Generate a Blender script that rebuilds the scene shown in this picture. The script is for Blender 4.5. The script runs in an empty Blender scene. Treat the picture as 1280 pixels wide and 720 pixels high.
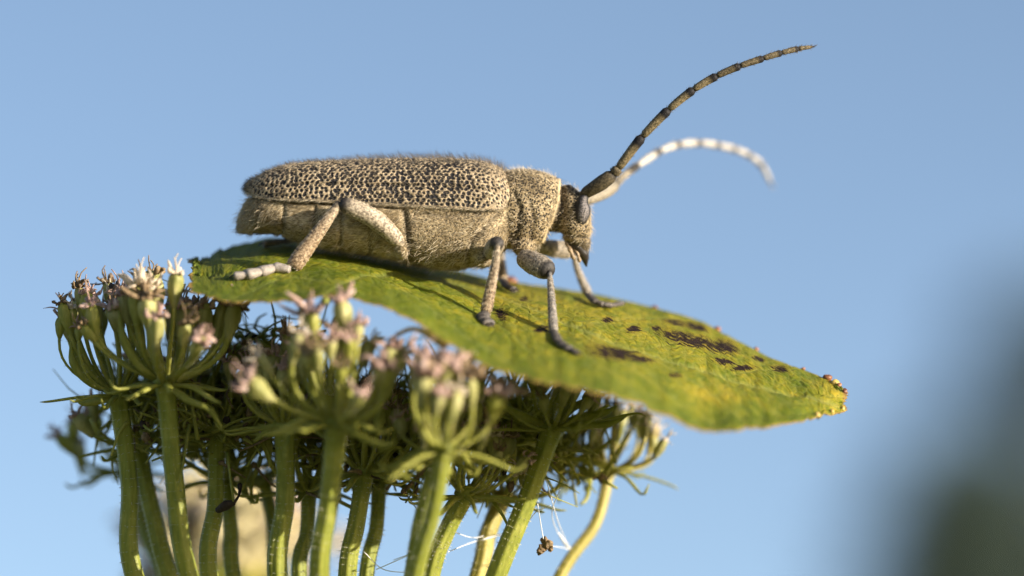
import bpy, math, random
import numpy as np
from mathutils import Vector, Matrix

random.seed(7)
rng = np.random.default_rng(7)
scene = bpy.context.scene
COL = scene.collection

# ------------------------------------------------------------------ camera, sky, sun, exposure
LENS, SENSOR = 150.0, 36.0
DIST = 312.5                       # mm from lens to the plane in focus
PXMM = 1280.0 / (SENSOR / LENS * DIST)
PITCH = math.radians(14.0)
HEIGHT = 1.30                      # metres above the ground
SUN_EL = math.radians(9.5)
SUN_AZ = math.radians(30.0)        # from +x towards the camera
ROT = Matrix.Rotation(PITCH, 3, 'X')
CEN = Vector((0, 0, HEIGHT))

cam_d = bpy.data.cameras.new('camera')
cam = bpy.data.objects.new('camera', cam_d)
COL.objects.link(cam)
cam_d.lens = LENS
cam_d.sensor_width = SENSOR
cam_d.clip_start = 0.01
cam_d.clip_end = 5000
cam.location = CEN + ROT @ Vector((0, -DIST * 0.001, 0))
cam.rotation_euler = (math.pi / 2 + PITCH, 0, 0)
cam_d.dof.use_dof = True
cam_d.dof.focus_distance = DIST * 0.001
cam_d.dof.aperture_fstop = 12.0
cam_d.dof.aperture_blades = 9
scene.camera = cam

world = bpy.data.worlds.new('World')
scene.world = world
world.use_nodes = True
wn = world.node_tree.nodes
wl = world.node_tree.links
bg = wn['Background']
sky = wn.new('ShaderNodeTexSky')
sky.sky_type = 'NISHITA'
sky.sun_disc = False
to_sun = Vector((math.cos(SUN_AZ) * math.cos(SUN_EL), -math.sin(SUN_AZ) * math.cos(SUN_EL), math.sin(SUN_EL)))
sky.sun_elevation = SUN_EL
sky.sun_rotation = math.atan2(to_sun.x, to_sun.y)
sky.altitude = 300
sky.air_density = 0.62
sky.dust_density = 1.5
sky.ozone_density = 0.6
wl.new(sky.outputs[0], bg.inputs[0])
bg.inputs[1].default_value = 0.128

sun_d = bpy.data.lights.new('sun', 'SUN')
sun_d.energy = 5.0
sun_d.angle = math.radians(0.53)
sun_d.color = (1.0, 0.90, 0.76)
sun = bpy.data.objects.new('sun', sun_d)
COL.objects.link(sun)
sun.location = (3, -2, 6)
sun.rotation_euler = to_sun.to_track_quat('Z', 'Y').to_euler()

scene.view_settings.view_transform = 'Standard'
scene.view_settings.look = 'None'
scene.view_settings.exposure = 0.98
scene.view_settings.gamma = 1.0

# ------------------------------------------------------------------ frame helpers
def P(px, py, y=0.0):
    """point in the working frame (mm; x right, y away, z up) seen at a pixel of the photo, at depth y"""
    s = (DIST + y) / DIST / PXMM
    return np.array([(px - 640.0) * s, y, (360.0 - py) * s])

def W(p):
    return CEN + ROT @ (Vector(p) * 0.001)

def root(name, base, label, cat, group=None):
    o = bpy.data.objects.new(name, None)
    o.empty_display_size = 0.005
    COL.objects.link(o)
    o.location = W(base)
    o.rotation_euler = (PITCH, 0, 0)
    o['label'] = label
    o['category'] = cat
    if group:
        o['group'] = group
    o_base[o.name] = np.array(base, float)
    return o
o_base = {}

def base_of(o):
    while o.parent:
        o = o.parent
    return o_base[o.name]

class Mb:
    """collects verts, faces, material indices and float attributes in mm"""
    def __init__(self):
        self.v = []; self.f = []; self.m = []; self.a = {}
    def add(self, v, f, m=0, **attrs):
        n0 = sum(len(x) for x in self.v)
        v = np.asarray(v, float)
        self.v.append(v)
        self.f += [tuple(i + n0 for i in q) for q in f]
        self.m += [m] * len(f)
        for k in set(self.a) | set(attrs):
            if k not in self.a:
                self.a[k] = [np.zeros(n0)]
            x = attrs.get(k, 0.0)
            self.a[k].append(np.full(len(v), x, float) if np.isscalar(x) else np.asarray(x, float))
    def build(self, name, mats, parent=None, base=None, smooth=True, uv=None):
        v = np.concatenate(self.v)
        b = base if base is not None else base_of(parent)
        me = bpy.data.meshes.new(name)
        me.from_pydata(((v - b) * 0.001).tolist(), [], self.f)
        if not isinstance(mats, (list, tuple)):
            mats = [mats]
        for mt in mats:
            me.materials.append(mt)
        me.polygons.foreach_set('material_index', self.m)
        me.polygons.foreach_set('use_smooth', [smooth] * len(self.f))
        for k, lst in self.a.items():
            at = me.attributes.new(k, 'FLOAT', 'POINT')
            at.data.foreach_set('value', np.concatenate(lst).astype(np.float32))
        if uv is not None:
            at = me.attributes.new('surf', 'FLOAT_VECTOR', 'POINT')
            at.data.foreach_set('vector', np.asarray(uv, np.float32).ravel())
        me.update()
        o = bpy.data.objects.new(name, me)
        COL.objects.link(o)
        if parent is not None:
            o.parent = parent
        return o

def catmull(pts, n):
    pts = [np.asarray(p, float) for p in pts]
    if len(pts) == 2:
        return np.array([pts[0] + (pts[1] - pts[0]) * t for t in np.linspace(0, 1, n)])
    q = [2 * pts[0] - pts[1]] + pts + [2 * pts[-1] - pts[-2]]
    out = []
    segs = len(pts) - 1
    for t in np.linspace(0, segs, n):
        i = min(int(t), segs - 1)
        u = t - i
        a, b, c, d = q[i], q[i + 1], q[i + 2], q[i + 3]
        out.append(0.5 * (2 * b + (c - a) * u + (2 * a - 5 * b + 4 * c - d) * u * u + (3 * b - a - 3 * c + d) * u ** 3))
    return np.array(out)

def unit(v):
    v = np.asarray(v, float)
    return v / (np.linalg.norm(v) + 1e-12)

def tube(path, radii, ns=8, flute=0.0, nf=6, flat=None, cap=True, up=None):
    """tube along path; returns verts, faces, ring frames. flat = (axis vector, factor)"""
    path = np.asarray(path, float)
    n = len(path)
    radii = np.full(n, radii, float) if np.isscalar(radii) else np.asarray(radii, float)
    tang = np.gradient(path, axis=0)
    tang /= np.linalg.norm(tang, axis=1)[:, None] + 1e-12
    ref = np.array([0, -1.0, 0.13]) if up is None else np.asarray(up, float)
    if abs(np.dot(ref, tang[0])) > 0.95 * np.linalg.norm(ref):
        ref = np.array([0.2, 0.1, 1.0])
    u = unit(ref - tang[0] * np.dot(ref, tang[0]))
    V = []
    ang = np.linspace(0, 2 * math.pi, ns, endpoint=False)
    prof = 1 + flute * np.cos(nf * ang)
    for i in range(n):
        u = unit(u - tang[i] * np.dot(u, tang[i]))
        w = np.cross(tang[i], u)
        ring = (np.cos(ang) * prof)[:, None] * u + (np.sin(ang) * prof)[:, None] * w
        ring = ring * radii[i]
        if flat is not None:
            ax = unit(flat[0])
            ring = ring + np.outer(ring @ ax, ax) * (flat[1] - 1)
        V.append(path[i] + ring)
    V = np.concatenate(V)
    F = []
    for i in range(n - 1):
        for j in range(ns):
            k = (j + 1) % ns
            F.append((i * ns + j, i * ns + k, (i + 1) * ns + k, (i + 1) * ns + j))
    if cap:
        F.append(tuple(range(ns - 1, -1, -1)))
        F.append(tuple((n - 1) * ns + j for j in range(ns)))
    return V, F

def ellipsoid(c, r, axes=None, nu=12, nv=8):
    c = np.asarray(c, float)
    axes = np.eye(3) if axes is None else np.asarray(axes, float)
    V = [c + axes[2] * r[2]]
    for i in range(1, nv):
        th = math.pi * i / nv
        for j in range(nu):
            ph = 2 * math.pi * j / nu
            V.append(c + axes[0] * r[0] * math.sin(th) * math.cos(ph) + axes[1] * r[1] * math.sin(th) * math.sin(ph) + axes[2] * r[2] * math.cos(th))
    V.append(c - axes[2] * r[2])
    F = []
    for j in range(nu):
        F.append((0, 1 + j, 1 + (j + 1) % nu))
    for i in range(nv - 2):
        for j in range(nu):
            a = 1 + i * nu + j; b = 1 + i * nu + (j + 1) % nu
            F.append((a, a + nu, b + nu, b))
    l = len(V) - 1
    s = 1 + (nv - 2) * nu
    for j in range(nu):
        F.append((s + j, l, s + (j + 1) % nu))
    return np.array(V), F

def hairs(pts, nrm, dirs, length, rad, curl=0.0):
    """3-sided bent spikes, vectorised. curl bends the tip along -normal (positive) """
    n = len(pts)
    d = dirs / (np.linalg.norm(dirs, axis=1)[:, None] + 1e-12)
    a = np.cross(d, nrm + 0.01)
    a /= np.linalg.norm(a, axis=1)[:, None] + 1e-12
    b = np.cross(d, a)
    L = length[:, None]
    mid = pts + d * L * 0.55
    tip = pts + d * L * 0.97 - nrm * L * curl
    V = np.zeros((n, 7, 3))
    for k in range(3):
        an = 2 * math.pi * k / 3
        off = a * math.cos(an) + b * math.sin(an)
        V[:, k] = pts - d * rad * 2 + off * rad
        V[:, 3 + k] = mid + off * rad * 0.7
    V[:, 6] = tip
    base = (np.arange(n) * 7)[:, None]
    q = np.array([[0, 1, 4, 3], [1, 2, 5, 4], [2, 0, 3, 5]])
    t = np.array([[3, 4, 6], [4, 5, 6], [5, 3, 6]])
    F = [tuple(x) for x in (base[:, :, None] + q[None]).reshape(-1, 4).tolist()] + \
        [tuple(x) for x in (base[:, :, None] + t[None]).reshape(-1, 3).tolist()]
    rnd = np.repeat(rng.random(n), 7)
    return V.reshape(-1, 3), F, rnd

# ------------------------------------------------------------------ materials
def new_mat(name):
    m = bpy.data.materials.new(name)
    m.use_nodes = True
    nt = m.node_tree
    return m, nt, nt.nodes['Principled BSDF']

def N(nt, t, **kw):
    n = nt.nodes.new(t)
    for k, v in kw.items():
        setattr(n, k, v)
    return n

def ramp(nt, fac, stops):
    r = N(nt, 'ShaderNodeValToRGB')
    el = r.color_ramp.elements
    while len(el) < len(stops):
        el.new(0.5)
    for e, (p, c) in zip(el, stops):
        e.position = p
        e.color = (*c, 1) if len(c) == 3 else c
    nt.links.new(fac, r.inputs[0])
    return r.outputs[0]

def mixc(nt, fac, a, b, mode='MIX'):
    m = N(nt, 'ShaderNodeMix', data_type='RGBA', blend_type=mode)
    for s, x in ((m.inputs[0], fac), (m.inputs[6], a), (m.inputs[7], b)):
        if hasattr(x, 'is_linked'):
            nt.links.new(x, s)
        elif isinstance(x, (int, float)):
            s.default_value = x
        else:
            s.default_value = (*x, 1)
    return m.outputs[2]

def attr(nt, name):
    return N(nt, 'ShaderNodeAttribute', attribute_name=name).outputs['Fac']

def coords(nt, scale=(1, 1, 1), src='object'):
    """coordinates in mm"""
    mp = N(nt, 'ShaderNodeMapping')
    if src == 'object':
        tc = N(nt, 'ShaderNodeTexCoord').outputs['Object']
        mp.inputs['Scale'].default_value = tuple(1000 * s for s in scale)
    else:
        tc = N(nt, 'ShaderNodeAttribute', attribute_name=src).outputs['Vector']
        mp.inputs['Scale'].default_value = scale
    nt.links.new(tc, mp.inputs[0])
    return mp.outputs[0]

def noise(nt, co, scale, detail=4, rough=0.55, dist=0.0):
    n = N(nt, 'ShaderNodeTexNoise')
    n.inputs['Scale'].default_value = scale
    n.inputs['Detail'].default_value = detail
    n.inputs['Roughness'].default_value = rough
    n.inputs['Distortion'].default_value = dist
    nt.links.new(co, n.inputs['Vector'])
    return n.outputs['Fac']

def bump(nt, h, bs, dist_mm=0.1, strength=0.5):
    b = N(nt, 'ShaderNodeBump')
    b.inputs['Strength'].default_value = strength
    b.inputs['Distance'].default_value = dist_mm * 0.001
    nt.links.new(h, b.inputs['Height'])
    nt.links.new(b.outputs[0], bs.inputs['Normal'])

def math_(nt, op, a, b=0.0):
    m = N(nt, 'ShaderNodeMath', operation=op)
    for s, x in ((m.inputs[0], a), (m.inputs[1], b)):
        if hasattr(x, 'is_linked'):
            nt.links.new(x, s)
        else:
            s.default_value = x
    return m.outputs[0]

def hair_mat(name, c0, c1, rough=0.45, trans=0.2):
    m, nt, bs = new_mat(name)
    col = ramp(nt, attr(nt, 'rnd'), [(0, c0), (1, c1)])
    nt.links.new(col, bs.inputs['Base Color'])
    bs.inputs['Roughness'].default_value = rough
    bs.inputs['Specular IOR Level'].default_value = 0.4
    bs.inputs['Transmission Weight'].default_value = 0.0
    return m

def green_mat(name, lo, mid, hi, nscale=0.7, rough=0.5, streak=True, sss=0.0, trans=0.25):
    """plant tissue, with a translucent share"""
    m, nt, bs = new_mat(name)
    co = coords(nt)
    n1 = noise(nt, co, nscale, 5, 0.6)
    n2 = noise(nt, coords(nt, (3, 3, 0.35)), 1.6, 3, 0.6)
    f = math_(nt, 'ADD', math_(nt, 'MULTIPLY', n1, 0.6), math_(nt, 'MULTIPLY', n2, 0.4))
    col = ramp(nt, f, [(0.32, lo), (0.5, mid), (0.68, hi)])
    nt.links.new(col, bs.inputs['Base Color'])
    bs.inputs['Roughness'].default_value = rough
    bs.inputs['Specular IOR Level'].default_value = 0.35
    bump(nt, noise(nt, co, 6, 4), bs, 0.06, 0.5)
    tr = N(nt, 'ShaderNodeBsdfTranslucent')
    nt.links.new(mixc(nt, 0.5, col, (0.50, 0.55, 0.10)) if 'petal' not in name else col, tr.inputs[0])
    mx = N(nt, 'ShaderNodeMixShader')
    mx.inputs[0].default_value = trans
    nt.links.new(bs.outputs[0], mx.inputs[1])
    nt.links.new(tr.outputs[0], mx.inputs[2])
    nt.links.new(mx.outputs[0], nt.nodes['Material Output'].inputs[0])
    return m

M = {}
M['stem'] = green_mat('stem_green', (0.15, 0.18, 0.024), (0.25, 0.275, 0.04), (0.37, 0.37, 0.08), trans=0.2)
M['stem_yellow'] = green_mat('stem_yellow', (0.24, 0.22, 0.045), (0.36, 0.31, 0.07), (0.45, 0.38, 0.12), trans=0.15)
M['pedicel'] = green_mat('pedicel_green', (0.24, 0.25, 0.045), (0.38, 0.38, 0.075), (0.52, 0.49, 0.15), trans=0.38)
M['ovary'] = green_mat('ovary_green', (0.22, 0.235, 0.06), (0.38, 0.37, 0.13), (0.56, 0.51, 0.25), trans=0.3)
M['petal'] = green_mat('petal_pink', (0.30, 0.17, 0.13), (0.52, 0.36, 0.30), (0.74, 0.62, 0.54), nscale=1.5, trans=0.35)
M['petal_cream'] = green_mat('petal_cream', (0.50, 0.42, 0.30), (0.70, 0.60, 0.46), (0.80, 0.73, 0.60), nscale=1.5, trans=0.35)
M['petal_white'] = green_mat('petal_white', (0.52, 0.45, 0.22), (0.70, 0.62, 0.36), (0.80, 0.74, 0.52), nscale=1.5, trans=0.35)
M['bract'] = green_mat('bract_green', (0.20, 0.22, 0.04), (0.33, 0.335, 0.065), (0.46, 0.44, 0.13), trans=0.38)
M['dry'] = green_mat('dry_brown', (0.07, 0.045, 0.025), (0.19, 0.13, 0.07), (0.36, 0.27, 0.16), nscale=2.0, trans=0.1, rough=0.8)
M['crumb'] = green_mat('crumb_dark', (0.012, 0.009, 0.008), (0.03, 0.02, 0.015), (0.07, 0.045, 0.03), nscale=2.0, trans=0.0, rough=0.8)
M['stem_hair'] = hair_mat('stem_hair', (0.45, 0.46, 0.32), (0.7, 0.68, 0.55))
M['tan_hair'] = hair_mat('tan_hair', (0.17, 0.125, 0.068), (0.84, 0.72, 0.51))
M['pale_hair'] = hair_mat('pale_hair', (0.42, 0.34, 0.22), (0.72, 0.62, 0.46))
M['dark_hair'] = hair_mat('dark_hair', (0.03, 0.025, 0.02), (0.18, 0.14, 0.09))

def mat_elytron():
    m, nt, bs = new_mat('elytron')
    co = coords(nt, src='surf')
    n = noise(nt, co, 1.3, 5, 0.6)
    fine = noise(nt, coords(nt, (4, 14, 4), 'surf'), 1.0, 4, 0.65)
    tan = ramp(nt, math_(nt, 'ADD', math_(nt, 'MULTIPLY', n, 0.5), math_(nt, 'MULTIPLY', fine, 0.5)),
               [(0.30, (0.17, 0.125, 0.08)), (0.5, (0.37, 0.29, 0.185)), (0.66, (0.55, 0.45, 0.31))])
    pit = attr(nt, 'pit')
    pn = math_(nt, 'ADD', pit, math_(nt, 'MULTIPLY', math_(nt, 'SUBTRACT', noise(nt, co, 9, 3), 0.5), 0.5))
    mask = ramp(nt, pn, [(0.34, (0, 0, 0)), (0.56, (1, 1, 1))])
    col = mixc(nt, mask, tan, (0.014, 0.013, 0.015))
    nt.links.new(col, bs.inputs['Base Color'])
    bs.inputs['Roughness'].default_value = 0.55
    bs.inputs['Specular IOR Level'].default_value = 0.3
    bump(nt, fine, bs, 0.06, 0.6)
    return m
M['elytron'] = mat_elytron()

def mat_body():
    m, nt, bs = new_mat('beetle_body')
    co = coords(nt)
    fine = noise(nt, coords(nt, (3.0, 8, 8)), 1.0, 4, 0.7)
    big = noise(nt, co, 0.55, 4, 0.6)
    tan = ramp(nt, math_(nt, 'ADD', math_(nt, 'MULTIPLY', fine, 0.6), math_(nt, 'MULTIPLY', big, 0.4)),
               [(0.36, (0.055, 0.040, 0.020)), (0.5, (0.25, 0.19, 0.105)), (0.62, (0.54, 0.44, 0.28))])
    vo = N(nt, 'ShaderNodeTexVoronoi')
    vo.inputs['Scale'].default_value = 5.6
    nt.links.new(co, vo.inputs['Vector'])
    pm = ramp(nt, vo.outputs['Distance'], [(0.34, (1, 1, 1)), (0.50, (0, 0, 0))])
    pm2 = math_(nt, 'MULTIPLY', pm, attr(nt, 'punct'))
    col = mixc(nt, pm2, tan, (0.022, 0.018, 0.014))
    col = mixc(nt, attr(nt, 'dark'), col, (0.02, 0.016, 0.012))
    col = mixc(nt, attr(nt, 'pale'), col, (0.55, 0.43, 0.26))
    nt.links.new(col, bs.inputs['Base Color'])
    bs.inputs['Roughness'].default_value = 0.65
    bs.inputs['Specular IOR Level'].default_value = 0.25
    h = math_(nt, 'SUBTRACT', fine, math_(nt, 'MULTIPLY', pm2, 0.8))
    bump(nt, h, bs, 0.1, 0.7)
    return m
M['body'] = mat_body()

def mat_leg():
    m, nt, bs = new_mat('beetle_leg')
    co = coords(nt)
    n = noise(nt, coords(nt, (5, 5, 5)), 1.0, 4, 0.7)
    tan = ramp(nt, n, [(0.38, (0.09, 0.075, 0.055)), (0.5, (0.29, 0.24, 0.175)), (0.62, (0.50, 0.43, 0.33))])
    brown = ramp(nt, n, [(0.38, (0.06, 0.036, 0.018)), (0.5, (0.21, 0.135, 0.07)), (0.62, (0.42, 0.32, 0.20))])
    grey = ramp(nt, n, [(0.34, (0.05, 0.047, 0.045)), (0.5, (0.15, 0.14, 0.13)), (0.66, (0.34, 0.31, 0.28))])
    col = mixc(nt, attr(nt, 'brown'), tan, brown)
    col = mixc(nt, attr(nt, 'grey'), col, grey)
    col = mixc(nt, attr(nt, 'dark'), col, (0.018, 0.016, 0.016))
    nt.links.new(col, bs.inputs['Base Color'])
    bs.inputs['Roughness'].default_value = 0.5
    bs.inputs['Specular IOR Level'].default_value = 0.3
    bump(nt, n, bs, 0.07, 0.8)
    return m
M['leg'] = mat_leg()

def mat_simple(name, c0, c1, scale, rough, bs_=0.05, spec=0.5):
    m, nt, bs = new_mat(name)
    n = noise(nt, coords(nt), scale, 4, 0.6)
    nt.links.new(ramp(nt, n, [(0.35, c0), (0.65, c1)]), bs.inputs['Base Color'])
    bs.inputs['Roughness'].default_value = rough
    bs.inputs['Specular IOR Level'].default_value = spec
    bump(nt, n, bs, bs_, 0.5)
    return m
M['mandible'] = mat_simple('mandible', (0.006, 0.005, 0.005), (0.028, 0.020, 0.015), 4.5, 0.4, 0.12)
M['palp'] = mat_simple('palp', (0.09, 0.055, 0.03), (0.36, 0.26, 0.15), 3.0, 0.5)
M['pad'] = mat_simple('tarsus_pad', (0.17, 0.148, 0.125), (0.34, 0.30, 0.26), 4.0, 0.7, 0.06)
M['dark_pad'] = mat_simple('tarsus_dark', (0.02, 0.018, 0.017), (0.13, 0.11, 0.095), 4.0, 0.6, 0.06)
M['tooth'] = mat_simple('leaf_tooth', (0.09, 0.03, 0.015), (0.30, 0.13, 0.05), 2.0, 0.5, 0.1)
M['tooth_yellow'] = mat_simple('leaf_tooth_yellow', (0.35, 0.25, 0.05), (0.5, 0.36, 0.10), 2.0, 0.5, 0.1)
M['silk'] = mat_simple('silk', (0.7, 0.7, 0.7), (0.85, 0.85, 0.85), 2.0, 0.3, 0.01)

def mat_eye():
    m, nt, bs = new_mat('eye')
    vo = N(nt, 'ShaderNodeTexVoronoi')
    vo.inputs['Scale'].default_value = 11
    nt.links.new(coords(nt), vo.inputs['Vector'])
    rim = attr(nt, 'rim')
    fac = ramp(nt, vo.outputs['Distance'], [(0.25, (0.22, 0.195, 0.19)), (0.65, (0.05, 0.045, 0.045))])
    nt.links.new(mixc(nt, rim, fac, (0.006, 0.006, 0.007)), bs.inputs['Base Color'])
    bs.inputs['Roughness'].default_value = 0.55
    bump(nt, vo.outputs['Distance'], bs, 0.06, 0.8)
    return m
M['eye'] = mat_eye()

def mat_antenna():
    m, nt, bs = new_mat('antenna')
    n = noise(nt, coords(nt, (4, 4, 4)), 1.5, 4, 0.7)
    olive = ramp(nt, n, [(0.34, (0.045, 0.037, 0.020)), (0.5, (0.13, 0.105, 0.058)), (0.66, (0.28, 0.22, 0.13))])
    pale = ramp(nt, n, [(0.34, (0.30, 0.28, 0.25)), (0.66, (0.55, 0.52, 0.47))])
    col = mixc(nt, attr(nt, 'pale'), olive, pale)
    col = mixc(nt, attr(nt, 'dark'), col, (0.015, 0.014, 0.015))
    nt.links.new(col, bs.inputs['Base Color'])
    bs.inputs['Roughness'].default_value = 0.6
    bs.inputs['Specular IOR Level'].default_value = 0.15
    bump(nt, n, bs, 0.05, 0.6)
    return m
M['antenna'] = mat_antenna()

def mat_leaf():
    m, nt, bs = new_mat('leaf_blade')
    co = coords(nt, src='surf')
    n1 = noise(nt, co, 0.42, 6, 0.62, 0.4)
    n2 = noise(nt, co, 2.0, 5, 0.65, 0.6)
    vo = N(nt, 'ShaderNodeTexVoronoi', feature='DISTANCE_TO_EDGE')
    vo.inputs['Scale'].default_value = 1.05
    nt.links.new(co, vo.inputs['Vector'])
    cells = ramp(nt, vo.outputs['Distance'], [(0.0, (1, 1, 1)), (0.12, (0, 0, 0))])
    n3 = noise(nt, coords(nt, (0.8, 1.6, 1), 'surf'), 4.5, 4, 0.7)
    f = math_(nt, 'ADD', math_(nt, 'ADD', math_(nt, 'MULTIPLY', n1, 0.36), math_(nt, 'MULTIPLY', n2, 0.32)), math_(nt, 'MULTIPLY', n3, 0.32))
    f = math_(nt, 'ADD', f, math_(nt, 'MULTIPLY', math_(nt, 'SUBTRACT', attr(nt, 'yellow'), 0.5), 0.24))
    f = math_(nt, 'ADD', math_(nt, 'MULTIPLY', math_(nt, 'SUBTRACT', f, 0.5), 2.9), 0.5)
    col = ramp(nt, f, [(0.22, (0.075, 0.120, 0.011)), (0.44, (0.155, 0.195, 0.016)), (0.62, (0.27, 0.265, 0.020)), (0.84, (0.48, 0.37, 0.035))])
    col = mixc(nt, math_(nt, 'MULTIPLY', cells, 0.34), col, (0.30, 0.32, 0.10))
    col = mixc(nt, math_(nt, 'MULTIPLY', attr(nt, 'vein'), 0.36), col, (0.36, 0.38, 0.13))
    sp = math_(nt, 'ADD', attr(nt, 'spot'), math_(nt, 'MULTIPLY', math_(nt, 'SUBTRACT', noise(nt, coords(nt, (0.6, 1.5, 1), 'surf'), 1.5, 6, 0.7), 0.5), 3.4))
    spm = ramp(nt, math_(nt, 'MULTIPLY', sp, math_(nt, 'GREATER_THAN', attr(nt, 'spot'), 0.02)), [(0.46, (0, 0, 0)), (0.60, (1, 1, 1))])
    halo = ramp(nt, attr(nt, 'spot'), [(0.1, (0, 0, 0)), (0.6, (1, 1, 1))])
    col = mixc(nt, math_(nt, 'MULTIPLY', halo, 0.5), col, (0.42, 0.30, 0.03))
    col = mixc(nt, spm, col, (0.035, 0.020, 0.016))
    eg = math_(nt, 'ADD', attr(nt, 'edge'), math_(nt, 'MULTIPLY', math_(nt, 'SUBTRACT', n2, 0.5), 0.6))
    egm = ramp(nt, eg, [(0.55, (0, 0, 0)), (0.8, (1, 1, 1))])
    col = mixc(nt, egm, col, (0.38, 0.25, 0.08))
    nt.links.new(col, bs.inputs['Base Color'])
    bs.inputs['Roughness'].default_value = 0.55
    bs.inputs['Specular IOR Level'].default_value = 0.18
    h = math_(nt, 'ADD', math_(nt, 'ADD', math_(nt, 'MULTIPLY', n2, 0.7), math_(nt, 'MULTIPLY', n3, 0.35)), math_(nt, 'MULTIPLY', vo.outputs['Distance'], 1.2))
    h = math_(nt, 'SUBTRACT', h, math_(nt, 'MULTIPLY', spm, 0.4))
    bump(nt, h, bs, 0.26, 0.8)
    tr = N(nt, 'ShaderNodeBsdfTranslucent')
    nt.links.new(mixc(nt, math_(nt, 'SUBTRACT', 0.65, math_(nt, 'MULTIPLY', spm, 0.6)), col, (0.55, 0.60, 0.04)), tr.inputs[0])
    mx = N(nt, 'ShaderNodeMixShader')
    mx.inputs[0].default_value = 0.42
    nt.links.new(bs.outputs[0], mx.inputs[1])
    nt.links.new(tr.outputs[0], mx.inputs[2])
    nt.links.new(mx.outputs[0], nt.nodes['Material Output'].inputs[0])
    return m
M['leaf'] = mat_leaf()

def mat_ground():
    m, nt, bs = new_mat('meadow_ground')
    tc = N(nt, 'ShaderNodeTexCoord').outputs['Object']
    n1 = noise(nt, tc, 0.08, 6, 0.6)
    n2 = noise(nt, tc, 9.0, 6, 0.7)
    f = math_(nt, 'ADD', math_(nt, 'MULTIPLY', n1, 0.5), math_(nt, 'MULTIPLY', n2, 0.5))
    nt.links.new(ramp(nt, f, [(0.35, (0.07, 0.085, 0.03)), (0.5, (0.13, 0.14, 0.05)), (0.65, (0.22, 0.20, 0.09))]), bs.inputs['Base Color'])
    bs.inputs['Roughness'].default_value = 0.9
    b = N(nt, 'ShaderNodeBump')
    b.inputs['Distance'].default_value = 0.05
    nt.links.new(n2, b.inputs['Height'])
    nt.links.new(b.outputs[0], bs.inputs['Normal'])
    return m
M['ground'] = mat_ground()

def mat_world(name, c0, c1, scale, trans=0.0):
    m, nt, bs = new_mat(name)
    tc = N(nt, 'ShaderNodeTexCoord').outputs['Object']
    n = noise(nt, tc, scale, 5, 0.6)
    col = ramp(nt, n, [(0.35, c0), (0.65, c1)])
    nt.links.new(col, bs.inputs['Base Color'])
    bs.inputs['Roughness'].default_value = 0.8
    return m
M['bark'] = mat_world('bark', (0.05, 0.04, 0.03), (0.12, 0.10, 0.08), 6)
M['foliage'] = mat_world('foliage', (0.026, 0.046, 0.034), (0.052, 0.080, 0.055), 1.5)  # bluish distance haze put into the leaf colour

# ------------------------------------------------------------------ ground
def make_ground():
    n = 60
    r = np.concatenate([[0], np.geomspace(0.6, 3000, 40)])
    V = [(0, 0, 0)]
    F = []
    for i, rr in enumerate(r[1:]):
        for j in range(n):
            a = 2 * math.pi * j / n
            x, y = rr * math.cos(a), rr * math.sin(a)
            z = 0.0 if rr < 3 else 0.06 * min(rr, 60) / 10 * (math.sin(x * 0.21 + 1) + math.cos(y * 0.17)) * 0.5
            if rr > 200:
                z = -1.0
            V.append((x, y, z))
    for j in range(n):
        F.append((0, 1 + j, 1 + (j + 1) % n))
    for i in range(len(r) - 2):
        for j in range(n):
            a = 1 + i * n + j; b = 1 + i * n + (j + 1) % n
            F.append((a, a + n, b + n, b))
    me = bpy.data.meshes.new('ground')
    me.from_pydata(V, [], F)
    me.materials.append(M['ground'])
    me.polygons.foreach_set('use_smooth', [True] * len(F))
    o = bpy.data.objects.new('ground', me)
    COL.objects.link(o)
    o['kind'] = 'structure'
make_ground()

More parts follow.
